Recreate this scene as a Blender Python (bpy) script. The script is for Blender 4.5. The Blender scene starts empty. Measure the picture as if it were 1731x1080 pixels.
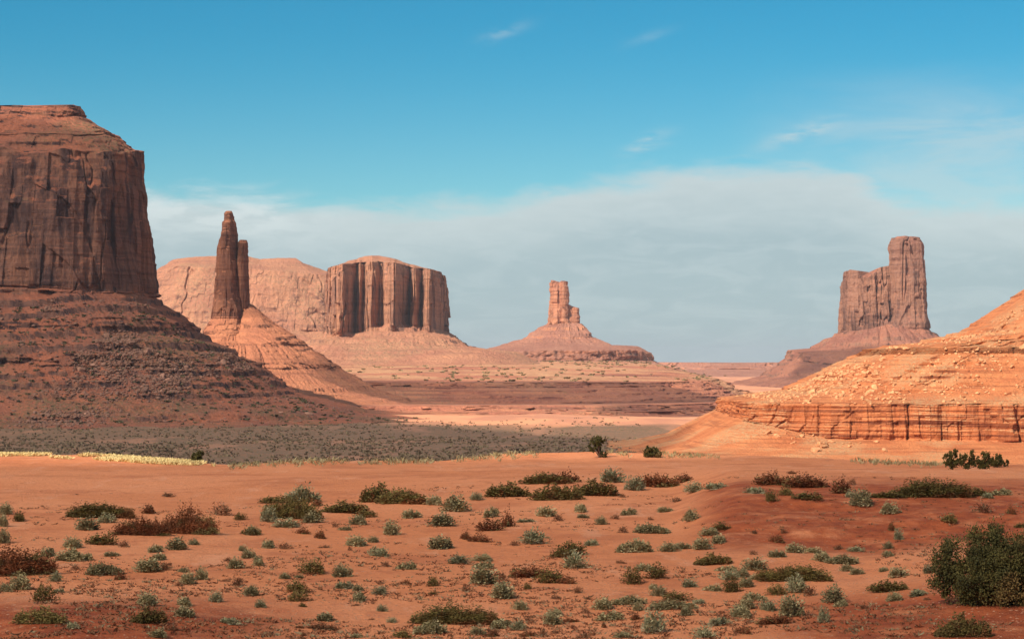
import bpy, math, random
import numpy as np
from mathutils import Vector
R = math.radians
random.seed(7); rng = np.random.default_rng(7)
S = bpy.context.scene; COL = S.collection
F = 3366.0; HY = 610.0; CXP = 865.5          # focal length, horizon row and centre column of the view, in photo pixels

# ------------------------------------------------------------------ camera
cd = bpy.data.cameras.new('camera'); cam = bpy.data.objects.new('camera', cd); COL.objects.link(cam)
cam.location = (0, 0, 0); cam.rotation_euler = (R(90), 0, 0)
cd.sensor_width = 36; cd.lens = 70; cd.shift_y = 70/1731; cd.clip_start = 1; cd.clip_end = 80000
S.camera = cam
# ------------------------------------------------------------------ sun, sky, exposure
SUN_EL = 40.0; SUN_AZ = 44.0                 # azimuth: degrees to the left of straight behind the camera
sdir = Vector((-math.sin(R(SUN_AZ))*math.cos(R(SUN_EL)), -math.cos(R(SUN_AZ))*math.cos(R(SUN_EL)), math.sin(R(SUN_EL))))
sl = bpy.data.lights.new('sun', 'SUN'); sl.energy = 4.8; sl.angle = R(0.5); sl.color = (1.0, 0.92, 0.80)
so = bpy.data.objects.new('sun', sl); COL.objects.link(so)
so.rotation_euler = sdir.to_track_quat('Z', 'Y').to_euler(); so.location = (-500, -200, 600)
S.view_settings.view_transform = 'Standard'; S.view_settings.look = 'None'
S.view_settings.exposure = 0.4; S.view_settings.gamma = 1.0

class NT:
    """small helper to wire shader nodes"""
    def __init__(s, tree): s.t = tree; s.n = tree.nodes; s.l = tree.links
    def new(s, typ, **kw):
        n = s.n.new(typ)
        for k, v in kw.items(): setattr(n, k, v)
        return n
    def put(s, sock, v):
        if isinstance(v, bpy.types.NodeSocket): s.l.new(v, sock)
        elif v is not None:
            if sock.type == 'RGBA' and not hasattr(v, '__len__'): v = (v, v, v, 1)
            if sock.type == 'RGBA' and len(v) == 3: v = (*v, 1)
            sock.default_value = v
    def math(s, op, a, b=None, c=None, clamp=False):
        n = s.new('ShaderNodeMath', operation=op); n.use_clamp = clamp
        s.put(n.inputs[0], a); s.put(n.inputs[1], b)
        if c is not None: s.put(n.inputs[2], c)
        return n.outputs[0]
    def vmul(s, v, k):
        n = s.new('ShaderNodeVectorMath', operation='MULTIPLY'); s.put(n.inputs[0], v); s.put(n.inputs[1], k); return n.outputs[0]
    def noise(s, v, scale, detail=4, rough=0.55, dist=0.0):
        n = s.new('ShaderNodeTexNoise'); s.put(n.inputs['Vector'], v)
        n.inputs['Scale'].default_value = scale; n.inputs['Detail'].default_value = detail
        n.inputs['Roughness'].default_value = rough; n.inputs['Distortion'].default_value = dist
        return n.outputs[0]
    def mix(s, f, a, b, mode='MIX'):
        n = s.new('ShaderNodeMix', data_type='RGBA', blend_type=mode)
        s.put(n.inputs[0], f); s.put(n.inputs[6], a); s.put(n.inputs[7], b); return n.outputs[2]
    def step(s, v, a, b):
        n = s.new('ShaderNodeMapRange', interpolation_type='SMOOTHSTEP'); s.put(n.inputs[0], v)
        n.inputs[1].default_value = a; n.inputs[2].default_value = b; return n.outputs[0]
    def curve(s, v, pts):
        n = s.new('ShaderNodeFloatCurve'); c = n.mapping.curves[0]
        while len(c.points) < len(pts): c.points.new(0.5, 0.5)
        for p, (x, y) in zip(c.points, pts): p.location = (x, y)
        n.mapping.update(); s.put(n.inputs['Value'], v); return n.outputs[0]

w = bpy.data.worlds.new('World'); S.world = w; w.use_nodes = True
T = NT(w.node_tree); T.n.clear()
sky = T.new('ShaderNodeTexSky', sky_type='NISHITA'); sky.sun_disc = False
sky.sun_elevation = R(SUN_EL); sky.sun_rotation = math.atan2(sdir.x, sdir.y)
sky.altitude = 1600; sky.air_density = 1.0; sky.dust_density = 0.4; sky.ozone_density = 3.0
tc = T.new('ShaderNodeTexCoord'); sp = T.new('ShaderNodeSeparateXYZ'); T.l.new(tc.outputs['Generated'], sp.inputs[0])
dx, dy, dz = sp.outputs
az = T.math('MULTIPLY', T.math('ARCTAN2', dx, dy), 180/math.pi)
el = T.math('MULTIPLY', T.math('ARCSINE', dz), 180/math.pi)
# clear air: the low sky is a clean, saturated blue that pales a little towards the horizon
tint = T.mix(T.step(el, 12.0, 30.0), T.mix(T.step(el, 1.0, 10.5), (0.60, 0.82, 0.71), (0.14, 0.68, 0.73)), (0.8, 0.9, 0.95))
clear = T.mix(1.0, sky.outputs[0], tint, 'MULTIPLY')
# cloud bank: its top edge over azimuth, then streaky noise
u = T.math('DIVIDE', T.math('ADD', az, 15.0), 30.0, clamp=True)
def ey(py): return math.degrees(math.atan((HY-py)/F))/12.0
def ux(px): return (math.degrees(math.atan((px-CXP)/F))+15)/30.0
edge = T.math('MULTIPLY', T.curve(u, [(0, ey(330)), (ux(250), ey(318)), (ux(420), ey(322)), (ux(600), ey(342)), (ux(760), ey(336)), (ux(900), ey(316)),
        (ux(1060), ey(288)), (ux(1250), ey(276)), (ux(1420), ey(282)), (ux(1540), ey(330)), (1, ey(330))]), 12.0)
cv = T.new('ShaderNodeCombineXYZ'); T.l.new(az, cv.inputs[0]); T.l.new(el, cv.inputs[1])
rot = T.new('ShaderNodeMapping'); rot.inputs['Rotation'].default_value = (0, 0, R(-8)); rot.inputs['Scale'].default_value = (0.32, 1.3, 1)
T.l.new(cv.outputs[0], rot.inputs[0])
n1 = T.noise(rot.outputs[0], 0.75, 6, 0.6, 0.6)
n2 = T.noise(rot.outputs[0], 2.2, 5, 0.6, 0.3)
nn = T.math('ADD', T.math('MULTIPLY', T.math('SUBTRACT', n1, 0.5), 1.5), T.math('MULTIPLY', T.math('SUBTRACT', n2, 0.5), 0.7))
d = T.math('ADD', T.math('SUBTRACT', edge, el), nn)
bank = T.step(d, -0.25, 0.75)
# upper right veil, and small high wisps
veilx = T.step(az, 5.5, 12.5); veily = T.math('MULTIPLY', T.step(el, 8.6, 6.2), T.step(el, 2.0, 4.5))
veil = T.math('MULTIPLY', T.math('MULTIPLY', veilx, veily), T.math('ADD', T.step(n1, 0.30, 0.75), 0.3), clamp=True)
def wisp(px, py, wx, wy, k):
    a0 = math.degrees(math.atan((px-CXP)/F)); e0 = math.degrees(math.atan((HY-py)/F))
    sc = 180/math.pi/F
    q = T.math('ADD', T.math('POWER', T.math('ABSOLUTE', T.math('DIVIDE', T.math('SUBTRACT', az, a0), wx*sc)), 2.0),
               T.math('POWER', T.math('ABSOLUTE', T.math('DIVIDE', T.math('SUBTRACT', T.math('SUBTRACT', el, e0), T.math('MULTIPLY', T.math('SUBTRACT', az, a0), 0.3)), wy*sc)), 2.0))
    g = T.math('EXPONENT', T.math('MULTIPLY', q, -1.0))
    return T.math('MULTIPLY', T.math('MULTIPLY', g, T.step(n2, 0.36, 0.62)), k)
ws = T.math('ADD', wisp(850, 56, 38, 10, 0.25), wisp(1095, 243, 34, 13, 0.6))
ws = T.math('ADD', ws, T.math('ADD', wisp(1095, 66, 36, 9, 0.14), wisp(1350, 232, 60, 14, 0.5)))
hi = T.math('MULTIPLY', T.step(el, 14.0, 24.0), T.step(n1, 0.38, 0.58))   # broken cloud added overhead, out of view, to neutralise the blue ambient light
cm = T.math('MAXIMUM', T.math('MAXIMUM', T.math('MULTIPLY', bank, 0.92), T.math('MULTIPLY', hi, 0.8)), T.math('ADD', T.math('MULTIPLY', veil, 0.5), ws), clamp=True)
body = T.step(d, 0.1, 2.6)                              # 0 at the bank's rim, 1 well inside
ccol = T.mix(body, (4.7, 5.25, 5.3), (3.2, 4.0, 4.3))
n3 = T.noise(rot.outputs[0], 1.5, 7, 0.62, 0.9)
ccol = T.mix(T.math('MULTIPLY', T.step(n3, 0.42, 0.66), 0.30), ccol, (4.9, 5.5, 5.6))
ccol = T.mix(T.math('MULTIPLY', T.math('MULTIPLY', T.step(az, -3.5, -7.5), T.step(d, 2.4, 0.2)), T.step(n2, 0.36, 0.6)), ccol, (5.6, 6.1, 6.1))
skyc = T.mix(cm, clear, ccol)
bg = T.new('ShaderNodeBackground'); bg.inputs[1].default_value = 0.1; T.l.new(skyc, bg.inputs[0])
wo = T.new('ShaderNodeOutputWorld'); T.l.new(bg.outputs[0], wo.inputs[0])

# ------------------------------------------------------------------ noise and mesh helpers
TAB = rng.random((64, 64, 64)).astype(np.float32)
def vn(x, y, z=0.0):
    x, y, z = np.broadcast_arrays(np.asarray(x, float), np.asarray(y, float), np.asarray(z, float))
    xi = np.floor(x).astype(np.int64); yi = np.floor(y).astype(np.int64); zi = np.floor(z).astype(np.int64)
    fx = x-xi; fy = y-yi; fz = z-zi
    fx = fx*fx*(3-2*fx); fy = fy*fy*(3-2*fy); fz = fz*fz*(3-2*fz)
    a, b, c = xi & 63, yi & 63, zi & 63; a1, b1, c1 = (a+1) & 63, (b+1) & 63, (c+1) & 63
    def l(p, q, t): return p+(q-p)*t
    return l(l(l(TAB[a, b, c], TAB[a1, b, c], fx), l(TAB[a, b1, c], TAB[a1, b1, c], fx), fy),
             l(l(TAB[a, b, c1], TAB[a1, b, c1], fx), l(TAB[a, b1, c1], TAB[a1, b1, c1], fx), fy), fz)
def fbm(x, y, z=0.0, o=4, g=0.5):
    s = 0; a = 1; t = 0; k = 1.0
    for i in range(o):
        s = s+a*vn(np.asarray(x)*k+17.3*i, np.asarray(y)*k+5.1*i, np.asarray(z)*k+9.7*i); t += a; a *= g; k *= 2.03
    return s/t*2-1
def sst(v, a, b):
    t = np.clip((np.asarray(v, float)-a)/(b-a), 0, 1); return t*t*(3-2*t)

def link(name, me, mat=None, parent=None, smooth=False):
    o = bpy.data.objects.new(name, me); COL.objects.link(o)
    if mat:
        for m in (mat if isinstance(mat, (list, tuple)) else [mat]): me.materials.append(m)
    if parent: o.parent = parent
    if smooth: me.polygons.foreach_set('use_smooth', np.ones(len(me.polygons), bool))
    return o
def tag(o, label=None, cat=None, group=None, kind=None):
    if label: o['label'] = label
    if cat: o['category'] = cat
    if group: o['group'] = group
    if kind: o['kind'] = kind
    return o
def empty(name, loc, label, cat, group=None):
    o = bpy.data.objects.new(name, None); COL.objects.link(o); o.location = loc; o.empty_display_size = 1
    return tag(o, label, cat, group)
def mesh_np(name, V, Fc):
    """V (n,3), Fc (m,k) index array"""
    me = bpy.data.meshes.new(name); V = np.ascontiguousarray(V, dtype=np.float32); Fc = np.ascontiguousarray(Fc, dtype=np.int32)
    me.vertices.add(len(V)); me.vertices.foreach_set('co', V.ravel())
    k = Fc.shape[1]; me.loops.add(Fc.size); me.loops.foreach_set('vertex_index', Fc.ravel())
    me.polygons.add(len(Fc)); me.polygons.foreach_set('loop_start', np.arange(0, Fc.size, k, dtype=np.int32))
    me.polygons.foreach_set('loop_total', np.full(len(Fc), k, np.int32))
    me.update(calc_edges=True); return me
def grid_faces(nr, nc, wrap=False):
    i = np.arange(nr-1)[:, None]; j = np.arange(nc if wrap else nc-1)[None, :]; j1 = (j+1) % nc
    a = i*nc+j; b = i*nc+j1; c = (i+1)*nc+j1; d_ = (i+1)*nc+j
    return np.stack([a+0*j, b+0*i, c, d_], -1).reshape(-1, 4)
def attr(me, name, vals):
    a = me.attributes.new(name, 'FLOAT', 'POINT'); a.data.foreach_set('value', np.ascontiguousarray(vals, dtype=np.float32).ravel())

# ------------------------------------------------------------------ materials
def base_mat(name, rough=0.95):
    m = bpy.data.materials.new(name); m.use_nodes = True; t = NT(m.node_tree)
    b = t.n['Principled BSDF']; b.inputs['Roughness'].default_value = rough; b.inputs['Specular IOR Level'].default_value = 0.12
    return m, t, b
def bump(t, b, h, strength, dist):
    n = t.new('ShaderNodeBump'); n.inputs['Strength'].default_value = strength; n.inputs['Distance'].default_value = dist
    t.l.new(h, n.inputs['Height']); t.l.new(n.outputs[0], b.inputs['Normal'])
def rock_mat(name, rock, rock2, dark, slope, slope2, scale=1.0, varnish=0.5, strata=0.5, veg=None, vegamt=0.0, band=12.0):
    """rock on steep faces (vertical varnish streaks + bedding), loose debris on gentle ones; all in world metres"""
    m, t, b = base_mat(name)
    g = t.new('ShaderNodeNewGeometry'); P = g.outputs['Position']
    nz = t.new('ShaderNodeSeparateXYZ'); t.l.new(g.outputs['True Normal'], nz.inputs[0])
    k = 1.0/scale
    streak = t.noise(t.vmul(P, (k*0.06, k*0.06, k*0.006)), 1.0, 7, 0.62)
    streak2 = t.noise(t.vmul(P, (k*0.22, k*0.22, k*0.012)), 1.0, 4, 0.6)
    big = t.noise(P, 0.012*k, 4, 0.5)
    bed = t.noise(t.vmul(P, (k*0.006, k*0.006, k*1.0/band*4)), 1.0, 4, 0.6)
    fine = t.noise(P, 0.35*k, 6, 0.7)
    fine2 = t.noise(P, 1.3*k, 3, 0.7)
    c = t.mix(t.step(big, 0.35, 0.65), rock, rock2)
    c = t.mix(t.math('MULTIPLY', t.step(bed, 0.48, 0.60), strata), c, dark)
    c = t.mix(t.math('MULTIPLY', t.step(streak, 0.47, 0.60), varnish), c, dark)
    c = t.mix(t.math('MULTIPLY', t.step(streak2, 0.55, 0.66), varnish*0.55), c, dark)
    c = t.mix(t.math('MULTIPLY', t.step(streak2, 0.36, 0.26), 0.35), c, tuple(min(1, q*1.5) for q in rock))
    s = t.mix(t.step(t.noise(P, 0.03*k, 5, 0.6), 0.38, 0.64), slope, slope2)
    s = t.mix(t.math('MULTIPLY', t.step(bed, 0.5, 0.62), strata*0.45), s, dark)
    s = t.mix(t.math('MULTIPLY', t.step(fine, 0.50, 0.64), 0.4), s, tuple(q*0.55 for q in slope))
    s = t.mix(t.math('MULTIPLY', t.step(fine, 0.44, 0.33), 0.35), s, tuple(min(1, q*1.45+0.02) for q in slope2))
    if veg:
        vg = t.math('MULTIPLY', t.step(t.noise(P, 0.010*k, 3, 0.5), 0.46, 0.60), t.step(fine, 0.42, 0.56))
        s = t.mix(t.math('MULTIPLY', vg, vegamt), s, veg)
    c = t.mix(t.step(nz.outputs[2], 0.42, 0.66), c, s)
    c = t.mix(t.math('MULTIPLY', t.step(fine2, 0.3, 0.7), 0.22), c, t.mix(1.0, c, (0.55, 0.5, 0.5), 'MULTIPLY'))
    t.l.new(c, b.inputs['Base Color'])
    h = t.math('ADD', t.math('MULTIPLY', fine, 1.0), t.math('ADD', t.math('MULTIPLY', fine2, 0.35), t.math('ADD', t.math('MULTIPLY', streak2, 1.3), t.math('MULTIPLY', bed, 0.25+0.9*max(0, strata-0.3)))))
    bump(t, b, h, 0.9, 2.6*scale)
    return m
M = {}
M['elephant'] = rock_mat('dark_varnished_sandstone', (0.34, 0.145, 0.085), (0.23, 0.105, 0.072), (0.085, 0.045, 0.04), (0.48, 0.155, 0.08), (0.36, 0.13, 0.078), 1.0, 0.92, 0.4, (0.20, 0.14, 0.07), 0.8)
M['spire'] = rock_mat('brown_spire_sandstone', (0.36, 0.15, 0.08), (0.28, 0.115, 0.068), (0.14, 0.055, 0.04), (0.66, 0.25, 0.125), (0.58, 0.21, 0.11), 1.0, 0.5, 0.55)
M['butte'] = rock_mat('salmon_butte_sandstone', (0.58, 0.265, 0.145), (0.45, 0.21, 0.13), (0.15, 0.08, 0.066), (0.64, 0.28, 0.155), (0.54, 0.22, 0.13), 2.0, 0.62, 0.25, (0.36, 0.26, 0.14), 0.35)
M['castle'] = rock_mat('orange_tower_sandstone', (0.74, 0.32, 0.17), (0.62, 0.25, 0.14), (0.30, 0.12, 0.075), (0.54, 0.235, 0.15), (0.46, 0.19, 0.125), 2.0, 0.35, 0.5)
M['bigtower'] = rock_mat('grey_pink_tower_sandstone', (0.44, 0.205, 0.125), (0.33, 0.16, 0.11), (0.12, 0.062, 0.05), (0.50, 0.20, 0.12), (0.38, 0.15, 0.10), 2.0, 0.8, 0.25)
M['hill'] = rock_mat('sunlit_orange_sandstone', (0.64, 0.20, 0.072), (0.54, 0.165, 0.06), (0.22, 0.06, 0.028), (0.72, 0.25, 0.095), (0.60, 0.185, 0.07), 0.45, 0.35, 0.9, (0.62, 0.40, 0.20), 0.65, 9.0)
M['terrace'] = rock_mat('terrace_shale', (0.46, 0.155, 0.095), (0.36, 0.13, 0.09), (0.14, 0.055, 0.045), (0.70, 0.26, 0.14), (0.54, 0.185, 0.11), 1.4, 0.2, 1.0, (0.55, 0.40, 0.20), 0.2, 10.0)

# ------------------------------------------------------------------ ground height
DCX = [-400, 0, 150, 270, 390, 500, 740, 850, 1000, 1120, 1300, 1450, 1600, 1731, 2200]
DCY = [768, 767, 767, 775, 784, 779, 777, 769, 765, 767, 772, 779, 783, 789, 789]
def ground_z(x, y):
    x = np.asarray(x, float); y = np.asarray(y, float); r = np.hypot(x, y)
    yy = np.where(y > 1, y, 1.0); px = np.where(y > 1, CXP+F*x/yy, np.where(x < 0, -3000, 5000)); px = np.clip(px, -3000, 5000)
    zf = -8.2 + 0.35*fbm(x/26, y/26, 0.3, 3) + 0.10*fbm(x/6, y/6, 3.3, 3) + 0.03*fbm(x/1.3, y/1.3, 6.1, 3)
    # eroded bank on the right, mound at the right under the juniper, low swell at the bottom left
    bw = sst(px, 1120, 1260)*(1-sst(px, 1900, 2300)); nb = fbm(x/5, y/5, 8.2, 4)
    zf = zf + bw*1.25*(sst(y+nb*3.0+0.02*(px-1350)*0.4, 88, 104)-sst(y, 118, 165)) + bw*0.14*nb
    zf = zf + 0.75*np.exp(-((px-1720)/260)**2-((y-70)/13)**2) - 0.3*np.exp(-((px-1450)/90)**2-((y-82)/9)**2)
    zf = zf + 0.55*np.exp(-((px-120)/260)**2-((y-61)/8)**2) + 0.35*np.exp(-((px-950)/260)**2-((y-135)/14)**2)
    cy_ = np.interp(px, DCX, DCY) + 0.9*fbm(px/40.0, px*0, 2.2, 3)
    Dc = 8.2*F/(cy_-HY)
    over = np.clip(y-Dc, 0, None)
    fall = 0.30*(np.sqrt(over**2+30)-math.sqrt(30.0))
    zp = -50 + 1.2*fbm(x/120, y/120, 1.1, 3) + 0.35*fbm(x/14, y/14, 5.2, 3)
    zz = zf-fall
    k = 6.0; h = np.clip(0.5+0.5*(zz-zp)/k, 0, 1)
    z = zp*(1-h)+zz*h + k*h*(1-h)
    z = z + 4.5*sst(y, 1330, 1500)*(1-sst(y, 1800, 1950))*(fbm(x/90, y/60, 7.7, 4)+0.2) - 4.0*sst(y, 1750, 1900)*(1-sst(y, 2600, 2900))
    far = sst(y, 8200, 16000)
    z = z + far*16                                  # the far plain rises to the skyline
    return z
# one sheet all round, dense towards the view
th = np.concatenate([np.linspace(-180, -32, 60, endpoint=False), np.linspace(-32, -17, 110, endpoint=False), np.linspace(-17, 17, 860, endpoint=False), np.linspace(17, 32, 110, endpoint=False), np.linspace(32, 180, 60, endpoint=False)])
rr = np.concatenate([np.geomspace(2.5, 30, 26, endpoint=False), np.geomspace(30, 46, 60, endpoint=False), np.geomspace(46, 190, 620, endpoint=False), np.geomspace(190, 900, 110, endpoint=False), np.geomspace(900, 2600, 260, endpoint=False), np.geomspace(2600, 45000, 130)])
TH, RR = np.meshgrid(np.radians(th), rr); gx = RR*np.sin(TH); gy = RR*np.cos(TH); gz = ground_z(gx, gy)
me = mesh_np('ground', np.stack([gx, gy, gz], -1).reshape(-1, 3), grid_faces(len(rr), len(th), True)[:, ::-1])
gpx = np.where(gy > 1, CXP+F*gx/np.where(gy > 1, gy, 1), -9999)
nb = fbm(gx/9, gy/9, 4.4, 4)
bank = (sst(gpx, 1130, 1240)*(1-sst(gpx, 1700, 1900)))*sst(gy+nb*7, 82, 90)*(1-sst(gy+nb*6, 112, 122))
bank = np.maximum(bank, (1-sst(gpx+nb*60, 330, 620))*(1-sst(gy+nb*5, 62, 70)))
bank = np.maximum(bank, sst(gpx+nb*60, 1230, 1420)*(1-sst(gy+nb*4, 64, 72)))
attr(me, 'redsoil', np.where(gy < 200, bank, 0))
pl = sst(gy, 260, 420)*(1-sst(gy+60*fbm(gx/90, gy/90, 2.0, 3)+0.55*(gx+74), 1500, 1590))
attr(me, 'scrub', np.where(gy > 0, pl, 0.4))
m, t, b = base_mat('red_sand')
g = t.new('ShaderNodeNewGeometry'); P = g.outputs['Position']
a1 = t.new('ShaderNodeAttribute', attribute_name='redsoil').outputs['Fac']; a2 = t.new('ShaderNodeAttribute', attribute_name='scrub').outputs['Fac']
c = t.mix(t.step(t.noise(P, 0.06, 4, 0.6), 0.35, 0.65), (0.66, 0.215, 0.085), (0.74, 0.265, 0.115))
c = t.mix(t.math('MULTIPLY', t.step(t.noise(P, 0.55, 6, 0.7), 0.54, 0.68), 0.5), c, (0.42, 0.12, 0.055))
c = t.mix(t.math('MULTIPLY', t.step(t.noise(P, 2.4, 5, 0.7), 0.56, 0.68), 0.35), c, (0.36, 0.11, 0.055))
c = t.mix(t.math('MULTIPLY', t.step(t.noise(P, 1.1, 5, 0.7), 0.42, 0.30), 0.35), c, (0.76, 0.33, 0.17))
c = t.mix(t.math('MULTIPLY', t.step(t.noise(P, 0.16, 5, 0.65), 0.50, 0.66), 0.55), c, (0.47, 0.135, 0.055))
c = t.mix(t.math('MULTIPLY', t.step(t.noise(t.vmul(P, (1, .3, 1)), 0.35, 6, 0.75), 0.55, 0.66), 0.4), c, (0.78, 0.36, 0.20))
c = t.mix(t.math('MULTIPLY', t.step(t.noise(P, 5.5, 4, 0.8), 0.58, 0.66), 0.55), c, (0.30, 0.09, 0.045))
rs = t.mix(t.step(t.noise(P, 0.8, 6, 0.7), 0.35, 0.65), (0.42, 0.095, 0.032), (0.27, 0.058, 0.023))
c = t.mix(t.math('MULTIPLY', a1, t.step(t.noise(P, 0.5, 6, 0.7), 0.2, 0.55)), c, rs)
sc = t.mix(t.step(t.noise(P, 0.05, 5, 0.7), 0.4, 0.6), (0.25, 0.125, 0.072), (0.33, 0.15, 0.088))
sc = t.mix(t.step(t.noise(P, 0.5, 4, 0.7), 0.42, 0.58), sc, (0.17, 0.115, 0.065))
sc = t.mix(t.math('MULTIPLY', t.step(t.noise(t.vmul(P, (1, .35, 1)), 0.02, 5, 0.7), 0.52, 0.64), 0.7), sc, (0.42, 0.19, 0.11))
farc = t.mix(t.step(t.noise(t.vmul(P, (1, 0.45, 1)), 0.012, 6, 0.65), 0.42, 0.6), (0.76, 0.32, 0.165), (0.56, 0.235, 0.135))
psx = t.new('ShaderNodeSeparateXYZ'); t.l.new(P, psx.inputs[0])
c = t.mix(t.step(psx.outputs[1], 400, 1200), c, farc)
c = t.mix(a2, c, sc)
t.l.new(c, b.inputs['Base Color'])
bump(t, b, t.math('ADD', t.noise(P, 1.6, 8, 0.7), t.math('MULTIPLY', t.noise(P, 7.0, 5, 0.75), 0.4)), 0.8, 0.35)
M['sand'] = m
tag(link('ground', me, m, smooth=True), kind='structure')

# ------------------------------------------------------------------ lofted landforms
def ring(c, ct, st, e):
    """one contour fitted so that its outline spans pxL..pxR seen from the viewpoint"""
    e_ = c.get('e', e); a = np.sign(ct)*np.abs(ct)**(2/e_); bq = np.sign(st)*np.abs(st)**(2/e_)
    cy_ = (c['Df']+c['Db'])/2; ry = (c['Db']-c['Df'])/2; Y = cy_+ry*bq + c.get('skew', 0)*a
    X0 = (c['L']+c['R']-2*CXP)/2*cy_/F; X1 = (c['R']-c['L'])/2*cy_/F
    for _ in range(12):
        px = CXP+F*(X0+X1*a)/Y; i, j = px.argmin(), px.argmax()
        eL = c['L']-px[i]; eR = c['R']-px[j]
        X0 += (eL+eR)/2*cy_/F; X1 += (eR-eL)/2*cy_/F
    X = X0+X1*a; px = CXP+F*X/Y
    D = {'R': Y[px.argmax()], 'L': Y[px.argmin()], 'F': c['Df']}[c.get('ref', 'R')] if 'D' not in c else c['D']
    py = c['py']
    Z = (HY-(np.interp(px, [p[0] for p in py], [p[1] for p in py]) if isinstance(py, list) else py))*D/F + 0*X
    if 'z' in c: Z = c['z']+0*X
    return X, Y, Z
def loft(cs, N, e=2.6, seed=0.0, hook=None, close=True):
    """cs: contours top to bottom. A contour's own keys describe the piece between it and the next one:
    n rows, part name, mat, fl flute depth, fw flute width, ck crack depth, bd bedding depth, bh bedding height, rg roughness, tr terrace height, ta terrace share"""
    big = max(cs, key=lambda c: (c['R']-c['L']))
    tt = np.linspace(0, 2*math.pi, 6001); X, Y, Z = ring(big, np.cos(tt), np.sin(tt), e)
    seg = np.hypot(np.diff(X), np.diff(Y)); mid = (tt[:-1]+tt[1:])/2
    wgt = seg*np.where(np.sin(mid) < 0.15, 1.0, 0.18) + seg.sum()/60000
    cum = np.concatenate([[0], np.cumsum(wgt)]); cum /= cum[-1]
    ts = np.interp(np.arange(N)/N, cum, tt); ct, st = np.cos(ts), np.sin(ts)
    rings = [np.stack(ring(c, ct, st, e)) for c in cs]
    rows = []; par = []; segi = []; zn_ = []
    keys = ('fl', 'fw', 'ck', 'bd', 'bh', 'rg', 'tr', 'ta', 'sc', 'bk', 'bw', 'gu')
    dflt = dict(fl=0, fw=20, ck=0, bd=0, bh=6, rg=0, tr=0, ta=0.6, sc=7.5, bk=0, bw=10, gu=0)
    for i in range(len(cs)-1):
        n = cs[i].get('n', 10)
        for k in range(n+(1 if i == len(cs)-2 else 0)):
            f_ = k/n; rows.append(rings[i]*(1-f_)+rings[i+1]*f_)
            p = [cs[i].get(q, dflt[q]) for q in keys]
            par.append(p); segi.append(i); zn_.append(cs[i].get('zn', 0)*(1-f_)+cs[i+1].get('zn', 0)*f_)
    A = np.stack(rows)                      # rows,3,N
    par = np.array(par, float)
    bws = [c_['bw'] for c_ in cs if 'bw' in c_]
    if bws: par[:, 10] = bws[0]
    fws = [c_['fw'] for c_ in cs if c_.get('fl', 0) > 0 and 'fw' in c_]
    if fws: par[:, 1] = fws[0] if cs[0].get('part') != 'plateau' else 50
    for q in range(par.shape[1]):           # soften the change of style from one piece to the next
        par[:, q] = np.convolve(np.pad(par[:, q], 1, mode='edge'), [0.25, 0.5, 0.25], 'valid')
    q = {k: par[:, i][:, None] for i, k in enumerate(keys)}
    X, Y, Z = A[:, 0].copy(), A[:, 1].copy(), A[:, 2].copy()
    tx = np.roll(X, -1, 1)-np.roll(X, 1, 1); ty = np.roll(Y, -1, 1)-np.roll(Y, 1, 1); L = np.hypot(tx, ty)+1e-6
    nx, ny = ty/L, -tx/L
    znq = np.array([zn_[i] for i in range(len(zn_))])[:, None]
    Z = Z + znq*(1.3*fbm(X/34+seed, Y/34, 3.0, 3))
    s0 = seed
    fw = q['fw']
    n1 = fbm(X/fw+s0, Y/fw, Z/(fw*7), 4, 0.55)
    n1 = np.where(n1 > 0, np.abs(n1)**0.8, -np.abs(n1)**0.8)
    nb_ = 1-np.abs(fbm(X/fw*0.9+s0+40, Y/fw*0.9, Z/(fw*9), 3, 0.5))*2
    disp = q['fl']*(n1*0.8+0.35*nb_)
    cr = np.abs(fbm(X/fw*1.3+s0+9, Y/fw*1.3, 3.0+Z/(fw*60), 3, 0.5))
    cm_ = sst(vn(X/fw*0.8+s0, Y/fw*0.8, Z/(fw*2.2)+s0), 0.38, 0.55)         # joints open and close with height
    disp = disp - q['ck']*(1-sst(cr, 0.0, 0.05))*cm_
    # slabs and columns that stand proud of each other, with square joints
    bw = q['bw']; ci = np.floor(X/bw+0.5*fbm(X/bw/4, Y/bw/4, s0, 2)+s0).astype(int); cj = np.floor(Y/bw/1.4+0.5*fbm(X/bw/4+7, Y/bw/4, s0, 2)).astype(int)
    zb = np.floor(Z/(bw*q['sc'])+TAB[ci & 63, cj & 63, 5]*4).astype(int); zb2 = np.floor(Z/(bw*0.28*q['sc'])+TAB[ci & 63, cj & 63, 9]*4).astype(int)
    disp = disp + q['bk']*((TAB[ci & 63, cj & 63, zb & 63]-0.5)*1.5+(TAB[ci*3 & 63, cj*2 & 63, zb2 & 63]-0.5)*0.32)
    gl = fbm(ct[None]*6.5+s0, st[None]*6.5, Z/75, 4, 0.5)
    disp = disp + q['gu']*(0.4-1.7*np.abs(gl))*(0.5+vn(ct*4+s0, st*4, 2.0))[None]
    bz = Z+1.2*fbm(X/60, Y/60, s0, 2)*2
    disp = disp + q['bd']*(vn(bz/q['bh']+s0*3, X/70, Y/70)+0.5*vn(bz/q['bh']*2.7, X/16, Y/16+s0)-0.75)*1.6
    disp = disp + q['rg']*(fbm(X/11+s0, Y/11, Z/11, 4, 0.6)+0.6*fbm(X/45, Y/45+s0, Z/60, 2))
    X2 = X+nx*disp; Y2 = Y+ny*disp
    # broken ledges in the debris slopes
    tr = np.maximum(q['tr'], 1e-3); zq = Z/tr + 0.8*fbm(X/110, Y/110, s0+2, 4) ; k_ = np.floor(zq); fr = zq-k_
    gq = np.where(fr < 0.72, fr*0.62, 0.72*0.62+(1-0.72*0.62)*sst(fr, 0.72, 0.86))
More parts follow.
